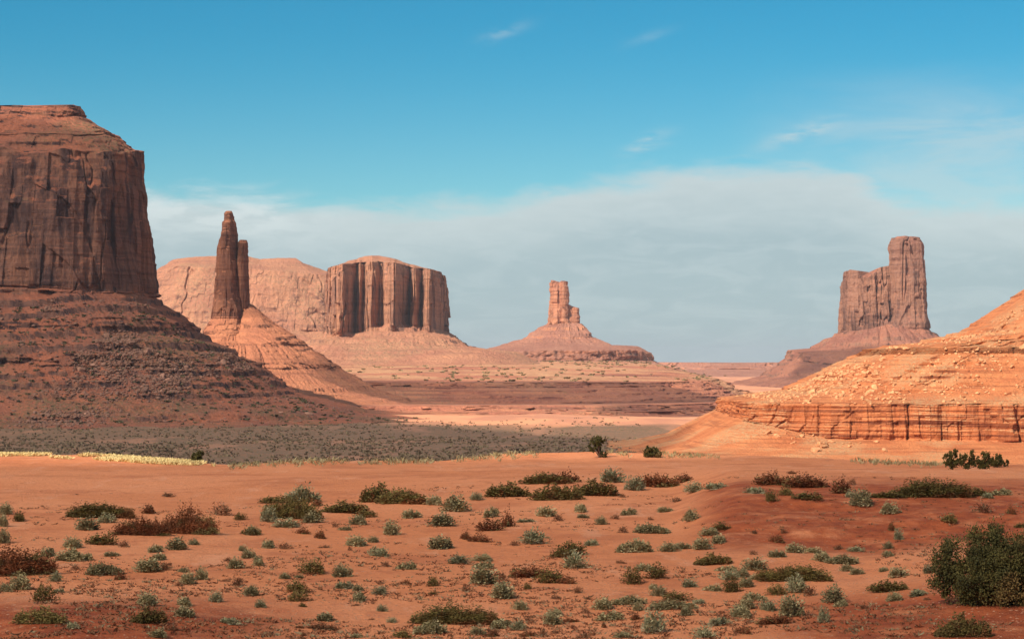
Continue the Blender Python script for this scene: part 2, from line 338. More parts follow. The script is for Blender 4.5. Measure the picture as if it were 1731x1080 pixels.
    mk = sst(vn(k_*7.3+s0, X/90, Y/90)+0.6*fbm(X/20, Y/20, k_), 1-q['ta']-0.15, 1-q['ta']+0.15)
    Z2 = np.where(q['tr'] > 0, Z+tr*(gq-fr)*mk, Z) + q['rg']*0.25*fbm(X/7, Y/7+s0, Z/7, 3)
    if hook: X2, Y2, Z2 = hook(X2, Y2, Z2, np.array(segi))
    segi = np.array(segi)
    parts = {}
    names = []
    for i in range(len(cs)-1):
        nm = cs[i].get('part', 'cliff')
        if nm not in names: names.append(nm)
    out = []
    for nm in names:
        idx = [r for r in range(len(segi)) if cs[segi[r]].get('part', 'cliff') == nm]
        r0, r1 = min(idx), max(idx)+1
        r1 = min(r1, len(segi)-1)
        sl_ = slice(r0, r1+1)
        V = np.stack([X2[sl_], Y2[sl_], Z2[sl_]], -1); nr = V.shape[0]; V = V.reshape(-1, 3)
        Fc = grid_faces(nr, N, True)[:, ::-1]
        if r0 == 0 and close:       # close the top with shrinking rings
            top = V[:N]; cen = top.mean(0); ex = []
            for f_ in (0.8, 0.55, 0.3, 0.05):
                q_ = cen+(top-cen)*f_; q_[:, 2] = top[:, 2]*f_ + cen[2]*(1-f_) + cs[0].get('dome', 0)*(1-f_); ex.append(q_)
            k0 = len(V); V = np.concatenate([V]+ex); idxs = [np.arange(N)]+[k0+i*N+np.arange(N) for i in range(4)]
            add = []
            for a_, b_ in zip(idxs[:-1], idxs[1:]):
                add.append(np.stack([a_, np.roll(a_, -1), np.roll(b_, -1), b_], -1))
            Fc = np.concatenate([Fc]+add)
        out.append((nm, V, Fc))
    return out
def landform(name, label, cat, parts, mat, base, group=None, root=None):
    if root is None: root = empty(name, base, label, cat, group)
    bx, by, bz = root.location
    for nm, V, Fc in parts:
        me = mesh_np(nm, V-np.array([bx, by, bz]), Fc); link(nm, me, mat, root)
    return root
def C(L, R_, Df, Db, py, **k): return dict(L=L, R=R_, Df=Df, Db=Db, py=py, **k)
TAL = dict(part='talus_slope', rg=1.6, tr=11, ta=0.55)

# left: the huge dark butte, mostly outside the frame
def prof(DR, *pts):            # rim heights given where each stretch of the rim stands: (px, py, depth there)
    return dict(py=[(p[0], HY-(HY-p[1])*p[2]/DR) for p in pts], D=DR)
def CP(L, R_, Df, Db, pts, **k): d_ = dict(L=L, R=R_, Df=Df, Db=Db); d_.update(prof(Db-12, *pts)); d_.update(k); return d_
el_ = loft([
    CP(-450, 132, 1800, 1880, [(0, 178, 1800), (100, 178, 1800), (132, 183, 1865)], n=12, part='caprock', bk=2.5, rg=1.6, bd=1.6, bh=4, fl=2.5, fw=34),
    CP(-455, 143, 1793, 1885, [(0, 193, 1793), (110, 194, 1793), (143, 203, 1870)], n=22, part='caprock', rg=2.8, gu=3, bd=2.5, bh=5, zn=1),
    CP(-465, 196, 1768, 1890, [(0, 225, 1768), (130, 222, 1768), (196, 232, 1875)], n=8, part='caprock', rg=2, bd=4, bh=4, zn=3),
    CP(-470, 205, 1764, 1893, [(0, 231, 1764), (130, 229, 1764), (205, 242, 1878)], n=16, part='caprock', rg=3, bk=2, bd=3, bh=5, zn=3),
    CP(-480, 230, 1735, 1900, [(0, 250, 1735), (120, 256, 1735), (210, 256, 1740), (240, 262, 1885)], n=110, part='cliff', fl=13, fw=34, ck=2.2, bd=1.2, bh=9, rg=1.1, zn=9, bk=3.2, bw=9),
    CP(-485, 240, 1716, 1905, [(0, 345, 1716), (200, 345, 1716), (250, 345, 1890)], n=110, part='cliff', fl=13, fw=34, ck=2.2, bd=1.2, bh=9, rg=1.1, bk=3.0, bw=9),
    CP(-490, 254, 1700, 1910, [(0, 484, 1700), (180, 494, 1700), (262, 500, 1895)], n=12, part='cliff', fl=9, fw=34, ck=4, bk=2, bw=9, bd=4, bh=5, rg=0.8, zn=2),
    CP(-500, 262, 1694, 1915, [(0, 490, 1694), (180, 500, 1694), (266, 506, 1900)], n=34, part='talus_slope', rg=2.6, gu=5, tr=11, ta=0.7, zn=2),
    C(-520, 318, 1655, 1935, 547, n=8, part='talus_slope', rg=1.6, gu=8, bd=4, bh=4, zn=3, bk=2), C(-522, 330, 1650, 1938, 562, n=30, part='talus_slope', rg=2.8, gu=8, tr=12, ta=0.8),
    C(-540, 408, 1602, 1955, 602, n=12, part='talus_slope', rg=1.8, gu=10, bd=6, bh=4, zn=5, bk=4), C(-542, 436, 1595, 1960, 617, n=36, part='talus_slope', rg=3, gu=12, tr=9, ta=0.7),
    C(-560, 500, 1548, 1990, 664, n=36, part='talus_slope', rg=2.4, gu=10, tr=7, ta=0.5), C(-600, 620, 1500, 2010, 694, n=26, part='talus_slope', rg=0.8, gu=4, tr=5, ta=0.3), C(-660, 800, 1400, 2050, 0, z=-54, n=4, part='talus_slope')], 3200, e=4.0, seed=3.1)
landform('sandstone_butte', 'huge dark brown butte in shade filling the left edge, rubble slope below', 'butte', el_, M['elephant'], (-900, 1950, -52))

# the tall pointed spire with its thin companion
def spire_hook(X, Y, Z, s): return X, Y, Z
root = empty('rock_spire', (-310, 2290, -52), 'tall pointed brown rock spire with a thin finger beside it on red cone', 'rock spire')
k_ = dict(part='main_spire', fl=2.6, fw=13, ck=2.5, bd=0.9, bh=7, rg=0.5, bk=1.7, bw=4.5)
sp_ = loft([
    C(383, 389.5, 2284, 2288, 357, n=4, **k_), C(380.5, 392, 2281, 2292, 361, n=9, **k_), C(379.5, 393, 2278, 2295, 373, n=4, **k_), C(377.5, 395.5, 2276, 2297, 377, n=10, **k_), C(376, 397, 2274, 2299, 391, n=5, **k_),
    C(373.5, 399, 2271, 2303, 399, n=22, **k_), C(368.5, 401.5, 2266, 2309, 426, n=26, **k_), C(366, 405, 2262, 2313, 462, n=34, **k_),
    C(363, 410, 2258, 2317, 505, n=24, **k_), C(358, 419, 2250, 2326, 540, n=14, part='main_spire', fl=2.5, fw=13, bd=2, bh=4, rg=.8, bk=1.5), C(347, 430, 2232, 2335, 562, n=14, part='main_spire', fl=3.5, fw=13, bd=1.6, bh=4, rg=.8), C(337, 440, 2215, 2345, 584, n=8, part='main_spire', fl=4, fw=13, rg=1), C(325, 450, 2200, 2350, 598, n=3, part='main_spire', fl=3)],
    900, e=2.4, seed=8.2)
landform(None, None, None, sp_, M['spire'], None, root=root)
k2 = dict(part='side_spire', fl=1.2, fw=8, ck=1.5, bd=0.7, bh=6, rg=0.35, bk=1.0, bw=4)
sp2 = loft([C(408, 415.5, 2279, 2288, 406, n=4, **k2), C(405, 418, 2275, 2290, 412, n=40, **k2), C(399, 420, 2270, 2294, 450, n=40, **k2), C(402, 422, 2270, 2298, 530, n=12, **k2), C(398, 428, 2262, 2306, 560, n=3, **k2)], 400, e=2.6, seed=2.2)
landform(None, None, None, sp2, M['spire'], None, root=root)
TS = dict(part='talus_slope', rg=3.2, gu=9, tr=7, ta=0.4)
tl = loft([C(376, 419, 2262, 2312, [(375, 560), (400, 550), (412, 520), (419, 513)], n=16, **TS), C(338, 458, 2215, 2350, [(335, 580), (400, 576), (440, 548), (458, 547)], n=26, **TS), C(322, 508, 2180, 2380, [(320, 590), (420, 588), (470, 578), (508, 577)], n=8, part='talus_slope', rg=1.5, gu=9, bk=2, bw=5, bd=2.5, bh=4), C(316, 513, 2176, 2384, 584, n=30, **TS),
    C(270, 562, 2130, 2430, 615, n=8, part='talus_slope', rg=1.5, gu=12, bk=2.5, bd=3, bh=4), C(262, 572, 2124, 2436, 623, n=24, **TS), C(200, 640, 2050, 2500, 661, n=20, part='talus_slope', rg=1.8, gu=12, tr=7, ta=0.5), C(140, 735, 1960, 2560, 690, n=12, part='talus_slope', rg=0.8, gu=5, tr=5, ta=0.3), C(60, 850, 1850, 2620, 0, z=-55, n=3, part='talus_slope')],
    2000, e=2.0, seed=5.5)
landform(None, None, None, tl, M['spire'], None, root=root)

# long pale mesa far behind the spire
ms = loft([
    C(292, 548, 4700, 4900, [(262, 446), (296, 437), (330, 434), (372, 433), (420, 434), (440, 438), (470, 436), (500, 436), (512, 444), (548, 456)], D=4700, n=16, part='caprock', rg=3, bd=5, bh=5, bk=3, bw=14),
    C(250, 600, 4560, 5000, [(250, 466), (262, 460), (300, 450), (420, 454), (500, 460), (560, 466), (600, 470)], D=4560, n=70, part='cliff', fl=13, fw=80, ck=7, bd=2, bh=14, rg=1.5, bk=2.2, bw=34),
    C(240, 610, 4450, 5060, [(262, 546), (420, 552), (520, 560), (575, 556)], D=4450, n=30, part='talus_slope', rg=4, gu=14, tr=14, ta=0.5),
    C(200, 660, 4200, 5200, 600, D=4200, n=14, part='talus_slope', rg=3, gu=14), C(100, 720, 4000, 5300, 0, z=-30, n=3, part='talus_slope')], 1900, e=4.5, seed=1.7)
landform('flat_topped_mesa', 'long pale salmon mesa behind the tall spire, partly hidden by it', 'mesa', ms, M['butte'], (-580, 4850, -30))

# fluted butte with deep shaded clefts
TEETH = [(548, 0), (556, -22), (579, -50), (581, -50), (600, 40), (607, 6), (612, 30), (629, -22), (640, 28), (669, -50), (690, 35), (700, -8), (711, 28), (726, -40), (728, -40), (752, 60), (770, 60)]
TXP = [p[0] for p in TEETH]; TYP = [p[1] for p in TEETH]
def flute_hook(X, Y, Z, s):
    px = CXP+F*X/Y; front = Y < 4120
    wv = 3.0*fbm(Z/45, X*0, 3.0, 2)
    dy_ = np.interp(px+wv, TXP, TYP)
    top = np.where(s >= 3, 0, np.where(s == 2, 1.0, np.where(s == 1, 1.0, 0.35)))[:, None]
    r_ = np.arange(len(s)); first3 = np.argmax(s >= 3)
    fade = np.where(s >= 3, np.clip(1-(r_-first3)/8.0, 0, 1), top[:, 0])[:, None]
    fn = 11*fbm(px/5.0, Z/140, 4.0, 4, 0.6)-9*(1-sst(np.abs(fbm(px/9.0, Z/400, 8.0, 2)), 0, 0.07))
    return X, Y+np.where(front, (dy_-fn)*fade, 0), Z
mb = loft([
    C(598, 672, 3980, 4180, [(598, 434), (615, 429), (640, 428), (660, 432), (672, 438)], D=3900, n=14, part='caprock', rg=2, bd=4, bh=5),
    C(560, 744, 3880, 4240, [(556, 451), (580, 447), (600, 443), (640, 441), (680, 446), (700, 452), (745, 454)], D=3850, n=30, part='cliff', fl=5, fw=26, ck=5, bd=2, bh=8, rg=1.5, bk=6, bw=13),
    C(556, 748, 3850, 4260, 476, D=3850, n=70, part='cliff', fl=6, fw=26, ck=7, bd=1.5, bh=12, rg=1.5, bk=6, bw=13),
    C(551, 756, 3835, 4270, [(551, 556), (600, 562), (640, 549), (690, 548), (756, 559)], D=3835, n=30, part='talus_slope', rg=3.4, gu=12, tr=13, ta=0.5),
    C(500, 792, 3700, 4350, [(500, 592), (792, 584)], D=3750, n=24, part='talus_slope', rg=3, gu=18, tr=10, ta=0.6),
    C(440, 880, 3560, 4500, [(440, 622), (700, 614), (800, 598), (880, 596)], D=3600, n=8, part='talus_slope', rg=2), C(380, 960, 3400, 4700, 0, z=-32, n=3, part='talus_slope')], 2600, e=4.0, seed=6.3, hook=flute_hook)
landform('fluted_butte', 'broad fluted butte with deep shadowed clefts and a domed top', 'butte', mb, M['butte'], (-250, 4000, -30))

# castle-like pinnacle on a wide stepped cone
root = empty('pinnacle', (130, 5000, -20), 'small castle-shaped orange pinnacle on a wide stepped cone in the centre distance', 'rock pinnacle')
kt = dict(part='tower', fl=7, fw=28, ck=6, bd=2.5, bh=9, rg=1.8, bk=7, bw=11)
tw = loft([C(935, 954, 4985, 5010, [(931, 480), (936, 475), (940, 485), (945, 480), (949, 475), (954, 478)], D=5000, n=8, zn=4, **kt), C(934, 956, 4981, 5016, 489, D=5000, n=24, **kt), C(934, 960, 4976, 5024, 514, D=5000, n=22, **kt), C(931, 965, 4965, 5035, 545, D=5000, n=10, **kt), C(922, 974, 4940, 5055, 562, D=5000, n=3, part='tower')], 700, e=2.4, seed=4.4)
landform(None, None, None, tw, M['castle'], None, root=root)
tw = loft([C(956, 977, 4985, 5010, [(956, 512), (963, 517), (966, 521), (977, 521)], D=5000, n=26, part='tower_shoulder', fl=5, fw=24, ck=4, bd=3, bh=8, rg=1), C(953, 980, 4975, 5025, 552, D=5000, n=8, part='tower_shoulder', fl=4, fw=24, bd=3, bh=8), C(945, 985, 4955, 5040, 566, D=5000, n=3, part='tower_shoulder')], 500, e=3, seed=5.4)
landform(None, None, None, tw, M['castle'], None, root=root)
cn = loft([C(926, 980, 4940, 5050, 547, n=10, part='cone', rg=3, gu=14, tr=14, ta=0.6), C(893, 1000, 4880, 5090, 567, n=5, part='cone', rg=2, bd=4, bh=5), C(886, 1006, 4872, 5096, 572, n=12, part='cone', rg=3, gu=14, tr=10, ta=0.6),
    C(845, 1035, 4800, 5140, 584, n=5, part='cone', rg=1, bd=3, bh=4), C(830, 1076, 4780, 5180, [(830, 588), (1040, 584), (1076, 585)], n=10, part='cone', rg=3, bd=5, bh=6), C(800, 1098, 4700, 5230, [(800, 594), (1070, 592), (1098, 596)], n=12, part='cone', rg=4, fl=8, fw=40, ck=10, bd=5, bh=6, bk=6, bw=14),
    C(700, 1103, 4670, 5260, 609, n=12, part='cone', rg=3, gu=12), C(600, 1130, 4450, 5400, 622, n=3, part='cone'), C(500, 1200, 4300, 5500, 0, z=-35, n=2, part='cone')], 1900, e=2.4, seed=7.7)
landform(None, None, None, cn, M['castle'], None, root=root)

# stepped plateau in the middle distance (terrain)
pt = loft([
    C(700, 1060, 4300, 4700, 611, D=4300, n=16, part='plateau', rg=1.2), C(560, 1112, 3500, 5000, 617, D=3500, n=40, part='plateau', rg=3.0, gu=4), C(420, 1175, 2750, 5200, 636, D=2900, n=26, part='plateau', rg=2.6, gu=6),
    C(350, 1212, 2400, 5300, [(350, 644), (700, 647), (1230, 648)], D=2400, n=10, part='plateau', rg=1.5, bd=4, bh=3, fl=5, fw=50, ck=4, bk=3, bw=8),
    C(345, 1222, 2390, 5310, 654, D=2390, n=50, part='plateau', rg=2.4, gu=10, fl=8, bd=4, bh=3.2, tr=5, ta=0.85),
    C(320, 1256, 2290, 5350, 682, D=2290, n=20, part='plateau', rg=1.4, gu=6), C(300, 1275, 2120, 5380, 684, D=2120, n=16, part='plateau', rg=1.0, fl=6),
    C(290, 1285, 1990, 5400, 686, D=1990, n=18, part='plateau', rg=1.0, fl=16, bd=4, bh=2.2, ck=6, bk=4, bw=7), C(288, 1290, 1974, 5450, 695, D=1974, n=10, part='plateau', rg=1.4, fl=20, gu=8),
    C(280, 1292, 1930, 5450, 697, D=1930, n=12, part='plateau', rg=0.8, fl=18, bd=3, bh=2.0, bk=3, bw=7), C(279, 1293, 1920, 5450, 704, D=1920, n=22, part='plateau', rg=1.6, fl=22, gu=12), C(250, 1300, 1800, 5480, 711, D=1800, n=14, part='plateau', rg=2, fl=24, gu=10), C(200, 1340, 1620, 5500, 0, z=-57, n=3, part='plateau')],
    3400, e=3.4, seed=9.1)
me = mesh_np('plateau', pt[0][1], pt[0][2])
V = pt[0][1]; yy_ = V[:, 1]
vg = sst(yy_+120*fbm(V[:, 0]/160, V[:, 1]/160, 1.0, 3), 2480, 2620)*(1-sst(yy_, 4600, 5000))
attr(me, 'grass', vg)
mt, t_, b_ = M['terrace'], None, None
t_ = NT(mt.node_tree); b_ = t_.n['Principled BSDF']; oldc = b_.inputs['Base Color'].links[0].from_socket
ga = t_.new('ShaderNodeAttribute', attribute_name='grass').outputs['Fac']
g_ = t_.new('ShaderNodeNewGeometry'); fine_ = t_.noise(g_.outputs['Position'], 0.05, 4, 0.7); patch_ = t_.noise(g_.outputs['Position'], 0.006, 4, 0.6)
gc = t_.mix(t_.step(fine_, 0.40, 0.60), (0.80, 0.42, 0.21), (0.62, 0.30, 0.155))
t_.l.new(t_.mix(t_.math('MULTIPLY', t_.math('MULTIPLY', ga, t_.step(patch_, 0.42, 0.58)), 0.8), oldc, gc), b_.inputs['Base Color'])
tag(link('plateau', me, mt), kind='structure')

# low far rim on the right
fm = loft([C(1085, 1430, 6600, 7800, [(1000, 612), (1180, 613), (1200, 615), (1260, 616), (1300, 613), (1500, 613)], D=6500, n=12, part='rim', rg=4, fl=24, fw=90, ck=14, bd=3, bh=6, bk=6, bw=20), C(1080, 1436, 6550, 7850, 624, D=6500, n=24, part='rim', rg=4, gu=20, tr=9, ta=0.4), C(1040, 1470, 6200, 8100, 640, D=6200, n=6, part='rim', rg=3, gu=20, bd=6, bh=5), C(1036, 1475, 6180, 8100, 644, D=6180, n=10, part='rim', rg=3, gu=20), C(1000, 1600, 5500, 8500, 652, D=5500, n=10, part='rim', rg=3, gu=20), C(900, 1700, 4700, 8800, 0, z=-52, n=3, part='rim')], 1800, e=4, seed=12.0)
landform('low_mesa', 'low pink far mesa rim on the skyline between the pinnacle and the twin towers', 'mesa', fm, M['castle'], (700, 7400, -40))

# right far butte: block + tall round tower
root = empty('tower_butte', (770, 4300, -40), 'grey pink butte of a lower block and one tall round tower on the right', 'butte')
kb = dict(part='block', fl=8, fw=30, ck=7, bd=2, bh=12, rg=1.6, bk=5, bw=9)
bl = loft([C(1423, 1512, 4240, 4330, [(1420, 477), (1428, 475), (1431, 460), (1438, 456), (1449, 458), (1456, 468), (1466, 470), (1478, 462), (1488, 452), (1512, 448)], D=4250, n=60, **kb), C(1421, 1514, 4225, 4345, 520, D=4240, n=34, **kb), C(1419, 1516, 4215, 4355, 566, D=4230, n=8, **kb), C(1410, 1520, 4195, 4370, 580, D=4230, n=3, part='block')], 1300, e=4.5, seed=14.2)
landform(None, None, None, bl, M['bigtower'], None, root=root)
kt = dict(part='tall_tower', fl=7, fw=30, ck=7, bd=2, bh=12, rg=1.6, bk=5, bw=9)
tt_ = loft([C(1511, 1555, 4205, 4255, [(1511, 402), (1530, 400), (1555, 402)], D=4230, n=8, **kt), C(1507, 1561, 4198, 4262, 413, D=4230, n=40, **kt), C(1507, 1562, 4196, 4264, 455, D=4230, n=60, **kt), C(1508, 1566, 4185, 4275, 530, D=4230, n=16, **kt), C(1503, 1570, 4175, 4285, 556, D=4230, n=10, part='tall_tower', bd=3, fl=5, fw=30), C(1490, 1580, 4150, 4300, 575, D=4230, n=3, part='tall_tower')], 900, e=3, seed=15.1)
landform(None, None, None, tt_, M['bigtower'], None, root=root)
ta_ = loft([C(1416, 1575, 4170, 4370, [(1416, 563), (1470, 556), (1505, 548), (1575, 560)], D=4200, n=18, part='talus_slope', rg=3, gu=14, tr=12, ta=0.5), C(1370, 1640, 4080, 4430, [(1370, 588), (1440, 596), (1640, 600)], D=4150, n=5, part='talus_slope', rg=1.5, bd=4, bh=5, fl=4, fw=30),
    C(1334, 1680, 4050, 4450, [(1334, 591), (1390, 604), (1500, 614), (1680, 618)], D=4150, n=10, part='talus_slope', rg=2, bd=3, bh=5, fl=6, fw=40, ck=6), C(1326, 1690, 4030, 4460, [(1326, 607), (1380, 614), (1500, 624), (1690, 628)], D=4150, n=34, part='talus_slope', rg=3, gu=18, tr=12, ta=0.5), C(1290, 1800, 3700, 4700, 640, D=3800, n=24, part='talus_slope', rg=3, gu=22, tr=9, ta=0.5), C(1230, 1900, 3100, 5000, 668, D=3000, n=8, part='talus_slope', rg=1.5), C(1180, 2000, 2700, 5300, 0, z=-54, n=3, part='talus_slope')], 1900, e=2.5, seed=16.4)
landform(None, None, None, ta_, M['bigtower'], None, root=root)

# near right: sunlit stepped hill
LED = dict(part='ledge_wall', fl=3.0, fw=11, ck=3.2, bd=1.3, bh=1.5, rg=0.6, bk=1.3, bw=3.6, sc=5)
HS = dict(part='hill_slope', rg=1.9, gu=4.5, tr=3.5, ta=0.7, bk=.8, bw=3)
hl = loft([
    C(1800, 3300, 1150, 1330, 425, D=1160, n=30, part='hill_slope', rg=0.9, tr=5, ta=0.5), C(1718, 3350, 1115, 1320, [(1600, 510), (1731, 477), (1800, 464), (4000, 464)], D=1125, n=5, part='hill_slope', rg=0.6, bd=1.5, bh=2), C(1705, 3360, 1112, 1318, [(1600, 517), (1731, 487), (1800, 476), (4000, 476)], D=1122, n=30, part='hill_slope', rg=0.9, tr=4, ta=0.5),
    C(1618, 3400, 1082, 1300, 556, D=1088, n=24, **HS), C(1560, 3420, 1068, 1290, 571, D=1075, n=10, **HS), C(1462, 3440, 1058, 1285, 587, D=1060, n=8, part='upper_ledge', rg=0.6, bd=1.6, bh=1.2, fl=1.8, fw=11, ck=1.6, bk=1.3, bw=3.2),
    C(1448, 3442, 1055, 1283, 598, D=1056, n=54, part='hill_slope', rg=2.2, gu=6, tr=3.5, ta=0.4, zn=.4), C(1325, 3480, 1014, 1260, 667, D=1014, n=12, part='hill_slope', rg=0.7), C(1222, 3500, 1001, 1255, 683, D=1001, n=5, **LED), C(1218, 3502, 1000, 1253, 686, D=1000, n=48, **LED),
    C(1212, 3504, 997, 1250, [(1212, 708), (1300, 722), (1400, 742), (1731, 748)], D=997, n=30, part='sand_apron', rg=0.7, gu=2.5), C(1130, 3550, 975, 1270, 760, D=980, n=20, part='sand_apron', rg=0.35), C(1060, 3600, 930, 1290, 0, z=-49.2, n=8, part='sand_apron', rg=0.3), C(900, 3700, 820, 1350, 0, z=-54, n=3, part='sand_apron')],
    4200, e=7, seed=21.0)
hroot = landform('stepped_hill', 'sunlit orange hill at right edge with a cracked ledge wall and pale boulders', 'hill', hl, M['hill'], (600, 1400, -52))

# ------------------------------------------------------------------ clouds above the frame; their shade falls on the valley
def cloud_mat(name, tr):
    m = bpy.data.materials.new(name); m.use_nodes = True; t = NT(m.node_tree); t.n.clear()
    a = t.new('ShaderNodeBsdfTransparent'); d_ = t.new('ShaderNodeBsdfDiffuse'); d_.inputs[0].default_value = (0.85, 0.86, 0.88, 1)
    tl_ = t.new('ShaderNodeBsdfTranslucent'); tl_.inputs[0].default_value = (0.85, 0.86, 0.88, 1)
    m1 = t.new('ShaderNodeMixShader'); m1.inputs[0].default_value = 0.5; t.l.new(d_.outputs[0], m1.inputs[1]); t.l.new(tl_.outputs[0], m1.inputs[2])
    m2 = t.new('ShaderNodeMixShader'); m2.inputs[0].default_value = tr; t.l.new(m1.outputs[0], m2.inputs[1]); t.l.new(a.outputs[0], m2.inputs[2])
    o = t.new('ShaderNodeOutputMaterial'); t.l.new(m2.outputs[0], o.inputs[0]); return m
def cloud(poly, H, trans, seed, cell=10.0, rag=18.0, zg=-50):
    P_ = np.array(poly, float); off = np.array([sdir.x, sdir.y])/sdir.z*(H-zg)
    lo = P_.min(0)-rag*2-cell; hi = P_.max(0)+rag*2+cell
    xs = np.arange(lo[0], hi[0], cell); ys = np.arange(lo[1], hi[1], cell); GX, GY = np.meshgrid(xs, ys, indexing='ij')
    ins = np.zeros(GX.shape, bool); dist = np.full(GX.shape, 1e9)
    n = len(P_)
    for i in range(n):
        a, b = P_[i], P_[(i+1) % n]
        c_ = ((a[1] > GY) != (b[1] > GY)) & (GX < (b[0]-a[0])*(GY-a[1])/(b[1]-a[1]+1e-9)+a[0]); ins ^= c_
        ab = b-a; t_ = np.clip(((GX-a[0])*ab[0]+(GY-a[1])*ab[1])/(ab@ab), 0, 1)
        dist = np.minimum(dist, np.hypot(GX-a[0]-t_*ab[0], GY-a[1]-t_*ab[1]))
    sd = np.where(ins, dist, -dist) + rag*fbm(GX/(rag*4), GY/(rag*4), seed, 4)
    thick = np.sqrt(np.clip(sd, 0, None)*3.0)*(1.2+0.8*fbm(GX/70, GY/70, seed+3, 4))
    ok = sd > 0; okc = ok[:-1, :-1] & ok[1:, :-1] & ok[:-1, 1:] & ok[1:, 1:]
    idx = np.arange(GX.size).reshape(GX.shape)
    f1 = np.stack([idx[:-1, :-1][okc], idx[1:, :-1][okc], idx[1:, 1:][okc], idx[:-1, 1:][okc]], -1)
    top = np.stack([GX+off[0], GY+off[1], H+thick*1.4], -1).reshape(-1, 3); bot = np.stack([GX+off[0], GY+off[1], H-thick*0.25-0.5], -1).reshape(-1, 3)
    V = np.concatenate([top, bot]); Fc = np.concatenate([f1, f1[:, ::-1]+GX.size])
    # side walls on boundary edges
    from collections import Counter
    ed = np.concatenate([f1[:, [0, 1]], f1[:, [1, 2]], f1[:, [2, 3]], f1[:, [3, 0]]]); key = {}
    es = set(map(tuple, ed.tolist())); sd_ = [(a, b) for (a, b) in es if (b, a) not in es]
    sd_ = np.array(sd_); Fc = np.concatenate([Fc, np.stack([sd_[:, 1], sd_[:, 0], sd_[:, 0]+GX.size, sd_[:, 1]+GX.size], -1)])
    used = np.unique(Fc); mp = np.zeros(len(V), int); mp[used] = np.arange(len(used))
    o = link('cloud', mesh_np('cloud', V[used], mp[Fc]), cloud_mat('cloud_vapour', math.sqrt(trans)), smooth=True); tag(o, kind='structure'); return o
cloud([(-260, -60), (260, -60), (260, 215), (60, 215), (30, 178), (6, 166), (-22, 164), (-26, 230), (-44, 235), (-30, 160), (-60, 154), (-120, 141), (-260, 141)], 700, 0.54, 1.0, 5.0, 3.0, zg=-8)
cloud([(-1600, 280), (20, 280), (55, 900), (110, 1180), (85, 1235), (-10, 1425), (-78, 1530), (-100, 1700), (-118, 1980), (-420, 2080), (-1600, 2120)], 1400, 0.47, 5.0, 12.0, 14.0)
cloud([(-185, 2190), (90, 2200), (320, 2200), (345, 2480), (150, 2540), (-40, 2500), (-180, 2440)], 1000, 0.36, 9.0, 8.0, 14.0)
cloud([(60, 1900), (330, 1880), (330, 2110), (180, 2100), (90, 2060)], 1000, 0.5, 19.0, 8.0, 22.0)
cloud([(-235, 2335), (-95, 2400), (-60, 2540), (-160, 2560), (-262, 2440)], 1400, 0.62, 12.0, 6.0, 8.0)
cloud([(430, 3000), (700, 3150), (860, 3700), (900, 4150), (640, 4250), (520, 3700)], 1400, 0.5, 15.0, 12.0, 50.0)

# ------------------------------------------------------------------ plants of the foreground
def veg_mat(name, a, b_, c_=None, sc=6.0, rnd=0.25):
    m, t, b = base_mat(name, 0.8)
    tcn = t.new('ShaderNodeTexCoord'); oi = t.new('ShaderNodeObjectInfo')
    c = t.mix(t.step(t.noise(tcn.outputs['Object'], sc, 3, 0.6), 0.38, 0.62), a, b_)
    if c_: c = t.mix(t.step(t.noise(tcn.outputs['Object'], sc*0.45, 2, 0.5), 0.52, 0.62), c, c_)
    f = t.math('ADD', t.math('MULTIPLY', oi.outputs['Random'], rnd*2), 1-rnd)
    c = t.mix(1.0, c, f, 'MULTIPLY'); t.l.new(c, b.inputs['Base Color']); return m
V_ = {
 'S': veg_mat('sagebrush_leaves', (0.31, 0.235, 0.115), (0.185, 0.148, 0.068), (0.38, 0.29, 0.15)),
 'D': veg_mat('blackbrush_leaves', (0.165, 0.120, 0.035), (0.115, 0.072, 0.026), (0.19, 0.08, 0.03), 5.0),
 'R': veg_mat('rust_shrub_twigs', (0.22, 0.070, 0.028), (0.13, 0.050, 0.022), (0.18, 0.135, 0.05), 5.0),
 'G': veg_mat('pale_brush_leaves', (0.30, 0.25, 0.13), (0.19, 0.17, 0.085), (0.36, 0.29, 0.17)),
 'O': veg_mat('dry_twigs', (0.20, 0.075, 0.034), (0.13, 0.06, 0.03), (0.21, 0.15, 0.08)),
 'J': veg_mat('juniper_needles', (0.105, 0.082, 0.024), (0.055, 0.048, 0.016), (0.16, 0.095, 0.032), 1.2, 0.1),
 'bark': veg_mat('juniper_bark', (0.16, 0.09, 0.055), (0.09, 0.055, 0.04), None, 8)}
def blades(base, tip, wid, r):
    """two-sided thin leaves: quads from base to tip points (n,3), tapering"""
    d_ = tip-base; rnd = r.normal(size=d_.shape); s = np.cross(d_, rnd); s /= np.linalg.norm(s, axis=1)[:, None]+1e-9
    mid = base+d_*0.55; w_ = np.asarray(wid).reshape(-1, 1)
    V = np.stack([base, mid+s*w_, tip, mid-s*w_], 1).reshape(-1, 3); n = len(base)
    return V, np.arange(n*4).reshape(n, 4)
